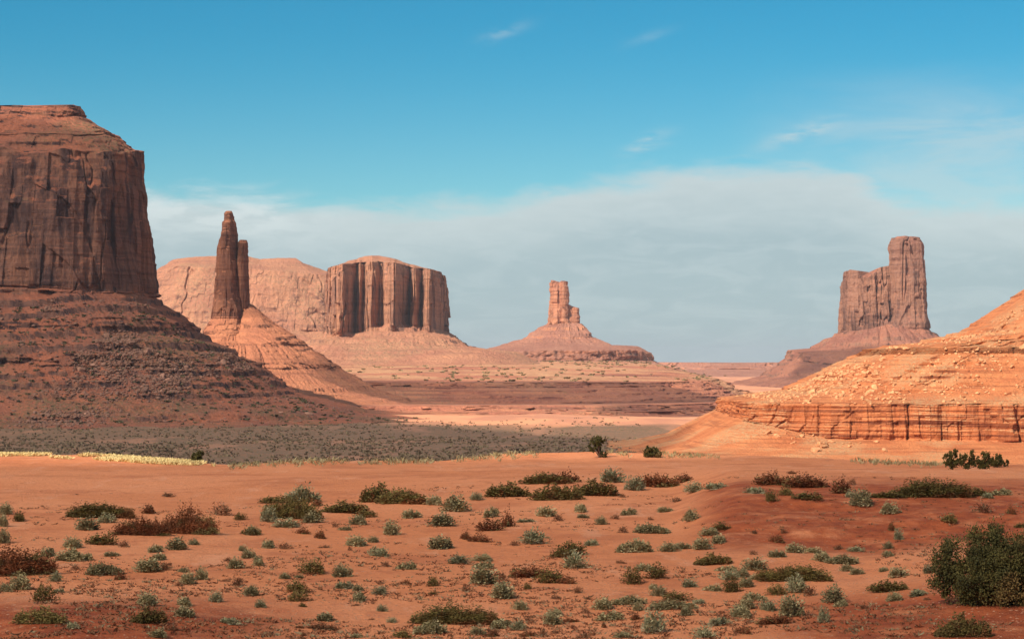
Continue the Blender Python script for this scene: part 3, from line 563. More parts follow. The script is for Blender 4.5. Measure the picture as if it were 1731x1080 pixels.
def shrub_mesh(kind, domes, n, seed, size=0):
    r = np.random.default_rng(seed); Vs = []; Fs = []; k = 0
    for (cx, cy, rad, hh) in domes:
        m_ = int(n*rad*rad/sum(q[2]**2 for q in domes))
        th_ = r.uniform(0, 2*math.pi, m_); ph = np.arccos(r.uniform(0.0, 1.0, m_))
        lump = 1+0.22*np.sin(th_*3+seed)+0.16*np.sin(th_*5+ph*4+seed*2)
        rr_ = rad*lump; q = r.uniform(0.30, 1.0, m_)**0.5
        tip = np.stack([cx+np.cos(th_)*np.sin(ph)*rr_*q, cy+np.sin(th_)*np.sin(ph)*rr_*q, hh*(np.cos(ph)*q*lump*0.93+0.04)], 1)
        out = np.stack([np.cos(th_)*np.sin(ph), np.sin(th_)*np.sin(ph), np.cos(ph)+0.35], 1)
        ln = {'S': .095, 'D': .075, 'R': .085, 'G': .15, 'O': .17}[kind]*r.uniform(0.6, 1.5, m_)*(1, .75, .42)[size]
        j = r.normal(size=(m_, 3))*{'S': .42, 'D': .5, 'R': .5, 'G': .35, 'O': .4}[kind]
        dirn = out+j; dirn /= np.linalg.norm(dirn, axis=1)[:, None]
        base = tip-dirn*ln[:, None]; base[:, 2] = np.maximum(base[:, 2], -0.03)
        V, Fc = blades(base, tip, ln*{'S': .30, 'D': .36, 'R': .28, 'G': .14, 'O': .12}[kind], r); Vs.append(V); Fs.append(Fc+k); k += len(V)
        ns = max(10, m_//14)                       # stems
        id_ = r.integers(0, m_, ns); b0 = np.stack([cx+r.normal(size=ns)*rad*.12, cy+r.normal(size=ns)*rad*.12, np.full(ns, -0.03)], 1)
        V, Fc = blades(b0, tip[id_]*0.92+b0*0.08, 0.010, r); Vs.append(V); Fs.append(Fc+k); k += len(V)
    return mesh_np('shrub', np.concatenate(Vs), np.concatenate(Fs))
def domes_wide(r, n):
    out = []
    for i in range(n):
        f_ = (i+0.5)/n-0.5; rad = {2: .34, 3: .27, 4: .23, 7: .165}.get(n, .5)*r.uniform(0.95, 1.2)
        out.append((f_*0.78, r.uniform(-.10, .10), rad, r.uniform(0.65, 1.0)*(1-0.9*abs(f_)*1.1)))
    return out
PROTO = {}
for kind, cnt in (('S', 1400), ('D', 1100), ('R', 800), ('G', 900), ('O', 320)):
    for sz in (0, 1, 2):
        lst = []
        for v in range(4 if sz == 0 else 3):
            r = np.random.default_rng(hash_ := (ord(kind)*100+sz*10+v))
            dm = [(0, 0, .5, 1.0)] if sz == 0 and v % 2 == 0 else domes_wide(r, {0: 2, 1: 4, 2: 7}[sz])
            if kind == 'R' and sz == 0: dm = domes_wide(r, 3)
            me = shrub_mesh(kind, dm, cnt*(1, 3, 12)[sz], hash_, sz); me.materials.append(V_[kind]); lst.append(me)
        PROTO[kind, sz] = lst
def on_ground(px, py):
    u_ = (px-CXP)/F; v_ = (py-HY)/F; D_ = np.geomspace(25, 400, 4000)
    h = -v_*D_ - ground_z(u_*D_, D_)
    i = np.argmax(h < 0) if (h < 0).any() else None
    if i is None or i == 0: i = 2500
    return u_*D_[i], D_[i]
A_ = (0, 740, 3.177); B_ = (420, 740, 3.177); C_ = (820, 720, 3.0); D_R = (1240, 720, 3.0)
SHR = {
 A_: '30,415,80,50,S 110,452,75,65,D 15,480,60,60,S 20,570,60,70,S 545,435,310,100,D 470,500,110,60,S 570,460,100,45,G 540,580,130,80,D 810,410,110,55,R 760,530,240,110,R 1020,525,260,150,R 390,595,100,50,S 400,668,170,70,S 255,640,110,60,S 80,750,360,170,R 110,820,110,75,S 30,830,70,60,S 300,775,70,45,G 235,880,120,75,D 320,835,60,40,G 560,745,150,85,S 640,765,60,50,R 600,640,70,35,S 665,590,70,35,O 405,710,60,25,O 830,618,100,50,S 950,605,110,60,S 1040,578,60,30,G 860,660,90,50,S 800,725,140,65,S 890,715,60,45,O 985,725,60,35,S 1010,790,80,60,S 1080,765,70,55,S 1220,665,50,30,O 1265,705,90,50,S 1330,650,75,45,S 1300,610,60,40,S 1385,680,50,40,S 1275,800,80,45,O 1210,775,50,25,O 1345,850,70,45,S 1290,445,60,35,D 1340,525,120,50,D 1190,420,120,60,O 220,1005,230,100,D 390,1030,70,55,G 790,905,110,65,S 800,1005,150,100,D 990,905,110,60,S 990,965,110,50,S 1160,885,80,50,G 1230,1005,110,50,G 925,1040,70,40,O 850,1078,100,40,S 900,320,90,30,O 960,800,60,25,O',
 B_: '290,350,160,95,G 140,355,130,50,D 230,440,260,130,D 110,455,90,70,G 360,370,90,40,R 340,460,110,50,S 210,485,140,40,G 290,520,70,45,R 380,545,70,50,R 520,410,190,70,D 630,430,100,50,D 590,470,90,45,S 700,350,150,110,D 830,360,220,100,D 1000,365,80,45,S 1110,400,130,75,S 880,435,95,60,S 1040,478,130,60,S 1225,338,70,35,G 1300,430,90,70,S 1300,505,130,80,R 1385,480,80,90,R 520,500,60,30,S 465,483,35,25,O 765,525,90,60,S 1040,600,140,90,S 1160,550,70,50,R 1235,565,110,55,R 105,595,100,55,S 195,600,90,35,O 20,525,80,40,S 405,595,60,25,O 580,585,110,50,S 545,608,30,25,O 700,640,100,75,G 670,565,60,30,S 735,695,55,30,O 850,710,90,55,S 1130,680,120,45,G 1260,665,100,35,S 1265,705,90,50,S 1260,790,140,85,S 1360,770,60,45,O 15,640,40,30,S 55,690,60,35,S 345,735,140,65,D 270,755,50,25,S 195,760,60,30,S 500,750,110,55,S 515,815,100,60,G 260,835,110,55,D 265,880,110,50,D 295,910,50,30,D 20,850,70,45,S 65,915,65,40,G 595,880,100,60,S 590,825,60,30,S 705,845,90,40,G 575,905,50,20,O 840,790,60,25,R 990,800,60,45,D 990,845,40,25,D 715,935,60,35,G 770,995,60,25,G 660,980,30,20,O 1170,830,60,30,O 1370,865,110,70,G 415,985,120,55,S 275,1025,50,20,R 390,1035,150,30,O 300,1065,50,25,R 1110,1010,390,110,D 970,1060,150,75,S 1350,1020,110,55,S 1230,1060,80,40,S 1310,1070,70,35,R 820,1078,110,50,D 575,1078,60,20,S',
 C_: '115,365,170,80,D 310,300,200,70,D 370,380,200,90,D 560,360,170,90,D 420,290,110,70,R 640,290,120,60,G 760,330,110,60,G 880,315,170,90,R 1000,290,100,50,R 1060,340,100,45,G 1170,325,120,50,G 310,462,90,45,S 370,485,60,30,O 485,440,90,50,S 495,470,60,20,S 695,365,40,18,O 725,455,80,45,S 660,475,50,25,O 590,503,60,35,S 915,440,70,35,S 970,388,60,25,O 1045,485,75,50,S 205,492,90,25,G 245,603,130,65,G 150,610,50,25,O 435,660,130,90,D 380,670,80,50,D 455,725,130,75,G 540,610,80,45,G 845,550,140,60,S 700,545,60,30,O 840,480,30,25,O 755,645,140,80,S 930,640,90,40,S 1005,628,75,45,S 1100,630,90,55,S 1140,558,90,35,S 1190,598,90,55,S 1195,535,80,35,D 1160,710,145,65,D 1225,740,90,40,S 1240,785,90,45,G 230,775,170,75,R 330,800,110,90,D 415,805,80,50,R 215,830,40,30,D 815,740,100,50,S 870,778,100,65,D 750,805,90,70,D 850,830,60,35,S 885,865,75,45,S 1035,820,85,40,G 690,700,50,25,O 85,880,110,70,S 180,935,75,40,S 350,850,40,20,O 360,880,60,20,O 470,850,50,35,O 520,880,40,20,O 600,935,100,55,S 725,910,150,50,S 630,990,120,60,S 605,1025,35,35,R 775,940,60,35,S 755,985,60,45,R 960,935,200,50,S 970,890,130,30,D 1085,905,90,35,G 1020,965,70,40,S 850,1055,120,100,G 1155,840,80,45,S 1250,845,90,60,D 1310,820,40,45,S 1185,1015,120,60,G 1300,975,100,50,S 1110,1078,110,50,G 65,1030,110,55,S 170,1040,80,50,G 35,1070,70,30,R 215,1070,70,40,R 340,1010,90,55,S 355,965,80,30,S 435,1000,80,35,R 220,990,50,20,O 510,950,60,20,O 290,1060,60,40,O 360,1055,50,20,O 700,1078,90,25,S 500,1075,90,30,O',
 D_R: '190,305,140,75,R 360,320,170,90,R 290,245,50,20,R 540,345,90,90,R 600,300,50,30,O 110,345,120,45,G 190,390,60,50,D 265,355,70,35,D 370,385,130,50,D 650,415,110,75,S 595,365,60,35,G 780,370,140,40,D 1010,368,340,60,D 1220,360,150,40,D 1355,355,90,45,S 1290,370,60,25,G 790,450,90,50,S 1090,500,80,60,D 1270,445,100,45,O 1410,450,50,50,R 1460,520,60,35,D 795,535,60,50,R 835,580,50,50,G 105,550,45,25,O 215,595,90,45,R 255,550,40,25,O 225,668,90,50,S 100,655,45,25,O 310,645,100,40,S 400,645,90,35,S 450,690,90,45,S 540,705,150,50,S 530,630,60,35,O 620,640,80,20,G 785,625,50,30,S 785,665,60,40,S 575,740,60,35,S 625,755,70,30,S 765,740,60,30,S 835,770,100,45,S 990,750,70,40,G 300,795,320,60,D 110,735,110,55,S 40,770,80,40,S 110,780,80,35,S 70,820,70,45,S 320,850,110,80,G 110,890,110,55,S 220,860,100,45,D 385,865,80,50,O 175,940,90,75,G 290,970,120,95,S 40,970,90,55,S 210,1010,150,60,R 70,930,80,50,S 510,900,110,70,S 545,920,60,45,S 790,845,150,65,D 820,890,80,40,S 935,865,130,45,G 660,930,45,25,O 455,1000,60,70,G 985,885,50,20,O 45,1060,90,50,R 1170,1078,210,130,D 10,840,30,80,R'}
LOOK = {'S': ('sage_shrub', 'shrub', ('grey-green rounded sagebrush', 'small grey-green sagebrush', 'wide grey-green sagebrush')),
        'D': ('low_bush', 'bush', ('dark olive low bush', 'small dark olive bush', 'wide dark olive bush mat')),
        'R': ('rust_shrub', 'shrub', ('rusty red-brown shrub', 'small rusty red-brown shrub', 'broad rusty red-brown shrub clump')),
        'G': ('pale_shrub', 'shrub', ('pale straw-green shrub', 'small pale straw-green shrub', 'wide pale straw-green shrub')),
        'O': ('dry_plant', 'dry plant', ('thin dry reddish twig tuft', 'tiny dry reddish twig tuft', 'sprawling dry reddish twig tuft'))}
recs = []
for (ox, oy, sc), txt in SHR.items():
    for it in txt.split():
        a = it.split(','); x_, y_, w_, h_ = map(float, a[:4]); recs.append([ox+x_/sc, oy+y_/sc, w_/sc, h_/sc, a[4]])
LAND = [(1660, 1010, 'the big juniper', None), (171, 877, 'the long dark mat', 'long dark olive bush mat alone on the sand, high on the left side'), (561, 907, None, None), (325, 905, 'the rusty twin clumps', 'right one of the rusty twin clumps, largest, with an olive tinge'), (239, 907, None, 'left one of the rusty twin clumps, ragged and red-brown'), (25, 976, 'the big rusty clump', 'big rusty clump cut by the left edge of the photo'),
        (492, 878, 'the olive-topped mound', 'large dark olive bush under a pale sage top, mound-shaped'), (681, 853, 'the domed dark bush', 'domed dark bush with a long slope to its right, above the middle shrubs'), (769, 1058, 'the long bottom mat', 'longest dark olive bush mat in the bottom row of shrubs'),
        (943, 847, 'the dark triple mound', 'middle and lowest bush of the dark triple mound below the lone juniper'), (1007, 840, None, 'right bush of the dark triple mound below the lone juniper'), (923, 820, None, 'upper left bush of the dark triple mound, wide and low'), (1113, 825, 'the deep red dome', 'deep red-brown domed shrub between the crest junipers and the sand bank'),
        (1360, 827, 'the rusty bank shrubs', 'widest rusty shrub of the group on top of the red bank'), (1577, 843, 'the long bank mat', 'longest dark mat of bushes, lying along the top of the red bank'), (1340, 985, 'the sloping dark mat', 'long sloping dark mat in front of the pale gully, left of the big juniper'), (897, 978, 'the brown mound', 'dark brown mound left of a pair of sage shrubs, centre of the sand'),
        (69, 1056, 'the left olive bush', 'dark olive bush in the red soil at bottom left'), (1630, 1079, 'the bottom olive bush', 'dark olive bush on the red mound under the big juniper'), (747, 929, 'the round grey sage', 'round grey sage touching a low rusty shrub, middle of the sand'), (1072, 935, 'the dark-based sage', 'large sage with a dark base, right of the middle of the sand'),
        (256, 1056, 'the stacked sage pair', 'darkest bush under the stacked sage pair, lower left'), (1103, 1071, 'the tall olive-green shrub', 'tall round straw-green shrub, biggest of the bottom row right of centre'), (500, 1020, 'the dark twin tufts', None), (1503, 1001, 'the wedge-shaped bush', 'wedge-shaped dark bush in the pale gully left of the big juniper')]
dirs = ['right of', 'upper right of', 'above', 'upper left of', 'left of', 'lower left of', 'below', 'lower right of']
own = {}
for (lx, ly, nm, lab) in LAND:
    if lab:
        j = min(range(len(recs)), key=lambda i: math.hypot(recs[i][0]-lx, recs[i][1]-ly)-recs[i][2]*0.15+(1e6 if i in own else 0)); own[j] = lab
cand = {}
for i, rc in enumerate(recs):
    px, py, w_, h_, kd = rc; sz = 1 if w_ < 22 else (2 if w_ > 42 else 0); ds = []
    for (lx, ly, nm, lab) in LAND:
        dd = math.hypot((px-lx), (py-ly)*1.8)
        if nm and dd > 14: ds.append((dd, nm, dirs[int(round(math.degrees(math.atan2(-(py-ly)*1.8, px-lx))/45)) % 8]))
    ds.sort(); rc.append(sz); q = ds[0]; rc.append(own.get(i) or f"{LOOK[kd][2][sz]} {q[2]} {q[1]}")
    if i not in own: cand.setdefault(rc[-1], []).append((q[0], i))
for lb, v in cand.items():
    v.sort()
    if len(v) > 1:
        for k, (_, i) in enumerate(v): recs[i][-1] = ['nearest', 'second nearest', 'third nearest', 'fourth nearest', 'fifth nearest', 'sixth nearest', 'seventh nearest', 'eighth nearest', 'ninth nearest', 'tenth nearest'][min(k, 9)]+' '+lb
print('labels', len(recs), len(set(q[-1] for q in recs)), max(len(v) for v in cand.values()), max(len(q[-1].split()) for q in recs))
for i, (px, py, w_, h_, kd, sz, lb) in enumerate(recs):
    x, y = on_ground(px, min(py, 1079)-1.0)
    me = PROTO[kd, 0 if w_ < 45 else (1 if w_ < 75 else 2)][i % 3]
    W = w_*y/F*(1.3 if kd in 'DR' else 1.25); dep = W*(0.9 if w_ < 60 else 0.45); Hh = max((1.15 if kd in 'DR' else 1.15)*h_*y/F, W*0.28)
    y += dep*0.3; x = (px-CXP)*y/F
    o = bpy.data.objects.new(LOOK[kd][0], me); COL.objects.link(o)
    o.location = (x, y, float(ground_z(x, y))-0.02); flip = -1 if (i*7) % 2 else 1
    o.scale = (W, dep, Hh*1.05); o.rotation_euler = (0, 0, rng.uniform(-.25, .25)+(math.pi if flip < 0 else 0) if w_ > 45 else rng.uniform(0, 6.28)*(0 if W/dep > 1.3 else 1))
    tag(o, lb, LOOK[kd][1], {'S': 'sagebrush scattered over the red sand', 'D': 'dark low bushes on the red sand', 'R': 'rusty shrubs on the red sand', 'G': 'pale shrubs on the red sand', 'O': 'dry tufts on the red sand'}[kd])

# junipers: trunk, limbs, and a crown of leaf clusters
def tube(pts, rad, ns=7):
    V = []; Fc = []
    for i, (p, r_) in enumerate(zip(pts, rad)):
        d_ = Vector(pts[min(i+1, len(pts)-1)])-Vector(pts[max(i-1, 0)]); d_.normalize(); s = d_.orthogonal().normalized(); t_ = d_.cross(s)
        for k in range(ns):
            a = 2*math.pi*k/ns; V.append(Vector(p)+s*math.cos(a)*r_+t_*math.sin(a)*r_)
    for i in range(len(pts)-1):
        for k in range(ns): Fc.append((i*ns+k, i*ns+(k+1) % ns, (i+1)*ns+(k+1) % ns, (i+1)*ns+k))
    return [tuple(v) for v in V], Fc
def tree(name, label, cat, loc, lobes, leaves, leaf, seed, limbs=True, group=None):
    root = empty(name, loc, label, cat, group); r = np.random.default_rng(seed)
    zt = sum(l[2] for l in lobes)/len(lobes)
    Vt, Ft = tube([(0, 0, -0.15), (0.03*zt, 0, zt*.25), (-.04*zt, .02, zt*.55), (0.05*zt, 0, zt*0.95)], [.09*zt, .075*zt, .055*zt, .02*zt])
    link('trunk', mesh_np('trunk', np.array(Vt), np.array(Ft)), V_['bark'], root)
    for l in lobes:
        p = Vector((l[0], l[1], l[2])); b0 = Vector((0, 0, zt*0.12)); mdl = b0.lerp(p, .5)+Vector((r.normal()*.08, r.normal()*.08, -zt*.06))
        Vt, Ft = tube([tuple(b0), tuple(mdl), tuple(p), tuple(p+Vector((r.normal()*.1, r.normal()*.1, l[3]*.5)))], [.045*zt, .033*zt, .02*zt, .008*zt], 6)
        link('limb', mesh_np('limb', np.array(Vt), np.array(Ft)), V_['bark'], root)
    Vs = []; Fs = []; k = 0; tot = sum(l[3]**2 for l in lobes)
    for l in lobes:
        nc = max(6, int(leaves/55*l[3]**2/tot)); cc = r.normal(size=(nc, 3)); cc /= np.linalg.norm(cc, axis=1)[:, None]
        cc *= (r.uniform(0.25, 1.08, (nc, 1))**0.6)*l[3]; cc[:, 2] *= l[4]; cc += np.array(l[:3])
        cc = cc[cc[:, 2] > 0.05]
        for c0 in cc:
            m_ = 55; rad = l[3]*r.uniform(0.10, 0.22); off_ = r.normal(size=(m_, 3))*rad*np.array([1, 1, 1.2]); tip = c0+off_
            dirn = off_/(np.linalg.norm(off_, axis=1)[:, None]+1e-6)+np.array([0, 0, .5])+r.normal(size=(m_, 3))*.5; dirn /= np.linalg.norm(dirn, axis=1)[:, None]
            V, Fc = blades(tip-dirn*leaf, tip, leaf*.3, r); Vs.append(V); Fs.append(Fc+k); k += len(V)
    link('crown', mesh_np('crown', np.concatenate(Vs), np.concatenate(Fs)), V_['J'], root); return root
def place(px, py): x, y = on_ground(px, py); return (x, y, float(ground_z(x, y)))
p0 = place(1672, 1018); s_ = p0[1]/F       # metres per photo pixel at that distance
def lob(px, py, rad, dy=0.0, sq=1.0): return ((px-1672)*s_, dy, (1018-py)*s_, rad*s_, sq)
tree('juniper', 'big dark green juniper growing low at the right edge, cut by the frame', 'tree', p0,
     [lob(1604, 945, 30, -.2, 1.25), lob(1600, 985, 28, .2), lob(1632, 975, 34, -.5), lob(1672, 918, 34, .3), lob(1650, 945, 26, -.4), lob(1695, 940, 34, -.3), lob(1672, 985, 38, -.6), lob(1712, 990, 40, .3), lob(1735, 935, 32, .2), lob(1750, 985, 40, -.2), lob(1790, 960, 40, 0), lob(1800, 1000, 34, .2), lob(1700, 1008, 26, -.7, .7), lob(1645, 1008, 26, -.2, .7)], 62000, 0.075, 5)
def small(px, py, lobes, label, seed, n=5000, name='juniper'):
    p = place(px, py); s = p[1]/F
    tree(name, label, 'tree', p, [((a-px)*s, d_, (py-b)*s, r_*s, q) for (a, b, r_, d_, q) in lobes], n, 0.12, seed, group='small junipers along the dune crest')
small(1012, 773, [(1006, 748, 9, 0, 1), (1015, 745, 8, .2, 1), (1002, 757, 7, -.1, .8), (1012, 760, 6, .2, 1), (1020, 768, 7, 0, .7), (1014, 742, 5, 0, 1)], 'small lone juniper leaning left on the dune crest, middle of the photo', 11)
small(332, 783, [(328, 772, 7, 0, 1), (337, 769, 7, .1, 1), (333, 776, 8, 0, .7)], 'single dark round juniper on the left crest behind the yellow grass', 17, 3500)
small(1102, 773, [(1096, 762, 8, 0, 1.1), (1105, 764, 9, .2, .8), (1113, 768, 7, -.2, .7), (1097, 768, 8, .3, .6)], 'low rounded juniper on the dune crest, right of the lone one', 12)
small(1610, 780, [(1602, 762, 9, 0, 1.3), (1614, 760, 10, .3, 1.3), (1608, 770, 10, 0, .8)], 'leftmost bushy juniper of the row of four on the right crest', 13, 3500)
small(1636, 782, [(1628, 764, 9, 0, 1.2), (1642, 760, 10, .3, 1.3), (1650, 770, 9, 0, .8), (1632, 774, 8, 0, .7)], 'second bushy juniper of the row of four on the right crest', 14, 3500)
small(1666, 785, [(1660, 766, 9, 0, 1.2), (1671, 768, 9, .3, 1.1), (1664, 777, 9, 0, .7)], 'third bushy juniper of the row of four on the right crest', 15, 3000)
small(1686, 790, [(1678, 782, 8, 0, .8), (1690, 776, 9, .3, 1), (1700, 781, 6, 0, .9), (1686, 785, 8, 0, .6)], 'rightmost and lowest juniper of the row of four on the right crest', 16, 3000)

# ------------------------------------------------------------------ boulders
import bmesh
def boulder_mesh(seed, sub=2):
    bm = bmesh.new(); bmesh.ops.create_icosphere(bm, subdivisions=sub, radius=0.5); r = np.random.default_rng(seed)
    sc_ = np.array([1.0, r.uniform(.7, 1), r.uniform(.55, .85)])
    pl = [(lambda v: v/np.linalg.norm(v))(r.normal(size=3)) for _ in range(9)]
    for v in bm.verts:
        p = np.array(v.co)
        for n_ in pl:
            d_ = p@n_-0.27
            if d_ > 0: p = p-n_*d_
        v.co = p*sc_*1.3
    me = bpy.data.meshes.new('boulder'); bm.to_mesh(me); bm.free(); return me
def stone_mat(name, a, b_):
    m, t, b = base_mat(name); tcn = t.new('ShaderNodeTexCoord'); oi = t.new('ShaderNodeObjectInfo')
    c = t.mix(t.step(t.noise(tcn.outputs['Object'], 3, 5, 0.65), 0.35, 0.65), a, b_); f = t.math('ADD', t.math('MULTIPLY', oi.outputs['Random'], 0.5), 0.75)
    t.l.new(t.mix(1.0, c, f, 'MULTIPLY'), b.inputs['Base Color']); bump(t, b, t.noise(tcn.outputs['Object'], 8, 5, 0.7), 0.5, 0.1); return m
M['pale'] = stone_mat('pale_boulder_stone', (0.66, 0.34, 0.16), (0.52, 0.21, 0.09)); M['brown'] = stone_mat('brown_boulder_stone', (0.36, 0.18, 0.115), (0.26, 0.125, 0.085))
BP = [boulder_mesh(100+i) for i in range(5)]; BB = [boulder_mesh(200+i) for i in range(5)]
for q in BP: q.materials.append(M['pale'])
for q in BB: q.materials.append(M['brown'])
ICO = boulder_mesh(300, 1); IV = np.array([v.co[:] for v in ICO.vertices]); IF = np.array([p.vertices[:] for p in ICO.polygons])
def visible_points(parts, names, pxr, pyr, n, r, dens=None):
    V = np.concatenate([p[1] for p in parts if p[0] in names]); px = CXP+F*V[:, 0]/V[:, 1]; py = HY-F*V[:, 2]/V[:, 1]
    ok = (px > pxr[0]) & (px < pxr[1]) & (py > pyr[0]) & (py < pyr[1]) & (V[:, 1] < np.median(V[:, 1])+60)
    V = V[ok]; px = px[ok]; py = py[ok]
    w_ = np.ones(len(V)) if dens is None else dens(V, px, py); w_ = w_/w_.sum()
    return V[r.choice(len(V), n, p=w_)]
def rocks(pts, protos, smin, smax, label, group, r):
    for p in pts:
        o = bpy.data.objects.new('boulder', protos[r.integers(5)]); COL.objects.link(o); s = smin*(smax/smin)**(r.uniform()**2.0)
        o.location = (p[0]+r.normal(), p[1], p[2]+s*0.12); o.scale = (s*r.uniform(.8, 1.4), s, s*r.uniform(.7, 1.1)); o.rotation_euler = (r.uniform(-.5, .5), r.uniform(-.5, .5), r.uniform(0, 6.28))
        tag(o, label, 'boulder', group)
def rubble(name, pts, smin, smax, mat, r):
    n = len(pts); s = (smin*(smax/smin)**(r.uniform(size=n)**2))[:, None, None]; a = r.uniform(0, 6.28, n); ca, sa = np.cos(a), np.sin(a)
    b = IV[None]*np.stack([r.uniform(.7, 1.4, n), r.uniform(.7, 1.3, n), r.uniform(.6, 1.1, n)], -1)[:, None]*s
    V = np.stack([b[..., 0]*ca[:, None]-b[..., 1]*sa[:, None], b[..., 0]*sa[:, None]+b[..., 1]*ca[:, None], b[..., 2]], -1)+pts[:, None]+r.normal(size=(n, 1, 3))*np.array([1, 1, 0.0])*0.8
    Fc = (IF[None]+(np.arange(n)*len(IV))[:, None, None]).reshape(-1, 3)
    tag(link(name, mesh_np(name, V.reshape(-1, 3), Fc), mat), kind='stuff')
r = np.random.default_rng(77)
def dn(V, px, py): return (0.12+sst(fbm(V[:, 0]/16, V[:, 2]/12, 4.0, 3)+0.25*sst(py, 600, 660), 0.0, 0.3))*(1+sst(py, 590, 650))
rocks(visible_points(hl, ('hill_slope',), (1330, 1760), (596, 682), 150, r, dn), BP, 1.8, 5.0, 'pale angular boulder lying on the sunlit orange hillside above the ledge wall', 'pale boulders on the sunlit hill', r)
rocks(visible_points(hl, ('hill_slope',), (1500, 1760), (500, 592), 40, r), BP, 1.8, 4.5, 'orange boulder on the top slope of the sunlit hill at the right edge', 'boulders on the hilltop slope', r)
rocks(visible_points(hl, ('sand_apron',), (1300, 1500), (722, 765), 26, r), BP, 1.5, 4.5, 'pale fallen block in the sand at the foot of the ledge wall', 'fallen blocks below the ledge wall', r)
rubble('hill_rubble', visible_points(hl, ('hill_slope',), (1240, 1800), (500, 684), 2600, r, dn), 0.5, 2.6, M['pale'], r)
de = lambda V, px, py: 0.04+sst(fbm(V[:, 0]/55, V[:, 2]/22, 7.0, 3), 0.0, 0.4)
rocks(visible_points(el_, ('talus_slope',), (-20, 640), (520, 715), 110, r, de), BB, 3.0, 8.5, 'brown boulder lying in shade on the rubble slope of the huge butte', 'boulders on the shaded rubble slope', r)
rubble('talus_rubble', visible_points(el_, ('talus_slope',), (-60, 760), (505, 722), 9000, r, de), 1.0, 4.0, M['brown'], r)

# ------------------------------------------------------------------ brush and grass too many to count
def tufts(name, pts, size, mat, r, k=7, hgt=1.0, wd=0.22):
    n = len(pts)*k; b0 = np.repeat(pts, k, 0)+np.concatenate([r.normal(size=(n, 2))*np.repeat(size, k)[:, None]*.28, np.zeros((n, 1))], 1)
    tip = b0+np.concatenate([r.normal(size=(n, 2))*.45, r.uniform(.5, 1.1, (n, 1))*hgt], 1)*np.repeat(size, k)[:, None]
    V, Fc = blades(b0, tip, np.repeat(size, k)*wd, r); tag(link(name, mesh_np(name, V, Fc), mat), kind='stuff')
def on(x, y): return np.stack([x, y, ground_z(x, y)-0.02], -1)
u_ = r.uniform(-.30, .09, 30000); y = 1/np.sqrt(r.uniform(1/1650**2, 1/560**2, 30000)); x = u_*y
ok = (fbm(x/40, y/90, 3.0, 4)+0.35*fbm(x/200, y/300, 1.0, 2) > r.uniform(-.55, .12, len(x))) & (x < 95+0*y)
tufts('plain_scrub', on(x[ok], y[ok]), r.uniform(.7, 2.0, ok.sum()), veg_mat('plain_scrub_leaves', (0.26, 0.18, 0.10), (0.17, 0.11, 0.065), None, 0.05), r, 6, .7, .3)
# brush dotted over the plateau bench and the far slopes
PV = pt[0][1]; q = PV[(PV[:, 1] > 2380) & (PV[:, 1] < 4500) & (PV[:, 2] > -27)]; ppx = CXP+F*q[:, 0]/q[:, 1]; m_ = (ppx > 600) & (ppx < 1190); q = q[m_]; ppx = ppx[m_]; hb = np.histogram(ppx, 40, (600, 1190))[0]; wq = 1.0/np.maximum(hb[np.clip(((ppx-600)/590*40).astype(int), 0, 39)], 1); q = q[r.choice(len(q), 520, p=wq/wq.sum())]+np.concatenate([r.normal(size=(520, 2))*14, np.zeros((520, 1))], 1)
tufts('plateau_scrub', q, r.uniform(1.8, 5.0, len(q)), veg_mat('plateau_scrub_leaves', (0.27, 0.19, 0.09), (0.17, 0.125, 0.06), None, 0.02), r, 14, .6, .3)
eq = visible_points(el_, ('talus_slope',), (-30, 760), (515, 722), 700, r)
tufts('talus_scrub', eq, r.uniform(1.0, 3.2, len(eq)), veg_mat('talus_scrub_leaves', (0.16, 0.125, 0.06), (0.11, 0.095, 0.05), None, 0.03), r, 10, .6, .3)
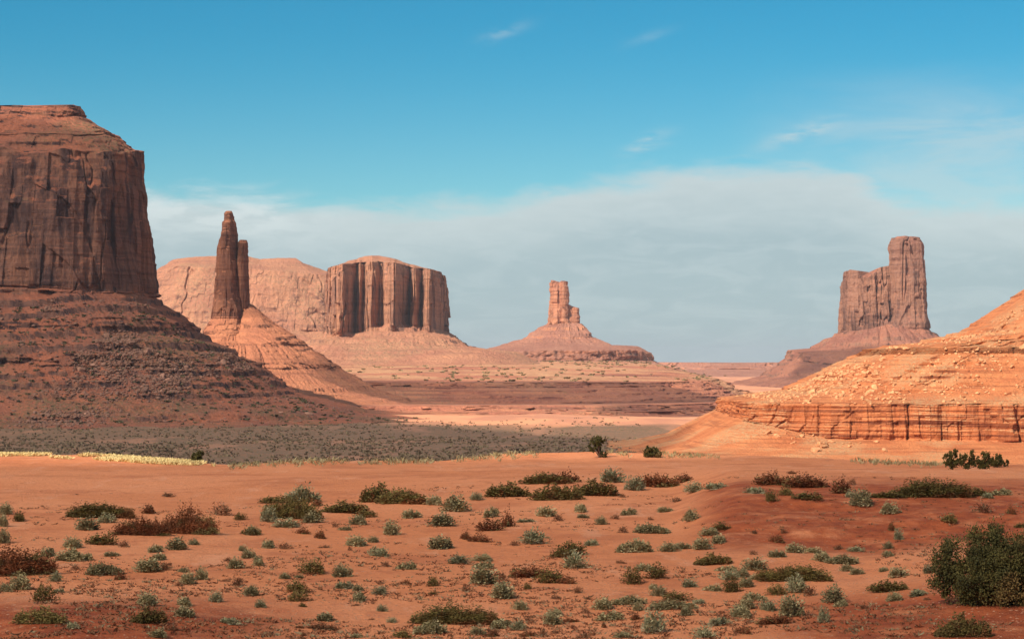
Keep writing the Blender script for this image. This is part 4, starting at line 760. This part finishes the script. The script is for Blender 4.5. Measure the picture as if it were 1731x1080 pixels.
# sunlit yellow grass behind the left crest, thin grass on the crest elsewhere
gm = veg_mat('dry_yellow_grass', (0.80, 0.60, 0.27), (0.66, 0.47, 0.20), None, 0.8)
n = 9000; pxs = np.concatenate([r.uniform(-30, 280, 7200), r.uniform(280, 400, 1800)]); edge_y = np.interp(pxs, DCX, DCY); pys = edge_y+r.uniform(0, 1, n)*np.interp(pxs, [0, 150, 270, 400], [4, 9, 7, 2])
D_ = 8.2*F/(pys-HY); x = (pxs-CXP)*D_/F; ok = fbm(x/3.0, D_/5, 1.0, 3) > .02
tufts('yellow_grass', on(x[ok], D_[ok]), r.uniform(.12, .48, ok.sum()), gm, r, 8, .75, .10)
n = 900; pxs = r.uniform(390, 1731, n); D_ = 8.2*F/(np.interp(pxs, DCX, DCY)-HY)-np.abs(r.normal(size=n))*3; x = (pxs-CXP)*D_/F; ok = fbm(x/5, D_*0, 9.0, 2) > .05
tufts('crest_grass', on(x[ok], D_[ok]), r.uniform(.2, .55, ok.sum()), veg_mat('crest_grass_blades', (0.42, 0.33, 0.17), (0.30, 0.22, 0.10), None, 0.8), r, 6, .9, .08)
# litter of tiny dead tufts and pebbles between the shrubs
n = 24000; D_ = 1/np.sqrt(r.uniform(1/155**2, 1/50**2, n)); pxs = r.uniform(-60, 1800, n); x = (pxs-CXP)*D_/F; py_ = HY+8.2*F/D_
ok = (fbm(x/6, D_/6, 5.0, 3) > 0.05) & (py_ > 840+30*fbm(pxs/150, 0*pxs, 1.0, 2))
tufts('ground_litter', on(x[ok], D_[ok]), r.uniform(.05, .30, ok.sum())**1.15, V_['O'], r, 7, .5, .10)
pe = on(x[~ok], D_[~ok]); pe = pe[(py_[~ok] > 830)]
def pebbles(pts):
    n = len(pts); s = r.uniform(.03, .13, n)[:, None, None]; V = IV[None]*s*np.array([1.2, 1, .7])+pts[:, None]; Fc = (IF[None]+(np.arange(n)*len(IV))[:, None, None]).reshape(-1, 3)
    tag(link('pebbles', mesh_np('pebbles', V.reshape(-1, 3), Fc), stone_mat('pebble_stone', (0.42, 0.17, 0.09), (0.55, 0.26, 0.15))), kind='stuff')
pebbles(pe)

# ------------------------------------------------------------------ haze
bm = bmesh.new(); bmesh.ops.create_cube(bm, size=1.0)
me = bpy.data.meshes.new('haze'); bm.to_mesh(me); bm.free()
hz = link('haze', me); hz.scale = (96000, 96000, 400); hz.location = (0, 0, -70+200)
m = bpy.data.materials.new('haze_air'); m.use_nodes = True; t = NT(m.node_tree); t.n.clear()
v_ = t.new('ShaderNodeVolumePrincipled'); v_.inputs['Density'].default_value = 2.2e-5; v_.inputs['Color'].default_value = (0.93, 0.95, 1.0, 1); v_.inputs['Anisotropy'].default_value = 0.2
o_ = t.new('ShaderNodeOutputMaterial'); t.l.new(v_.outputs[0], o_.inputs['Volume']); me.materials.append(m); tag(hz, kind='stuff')
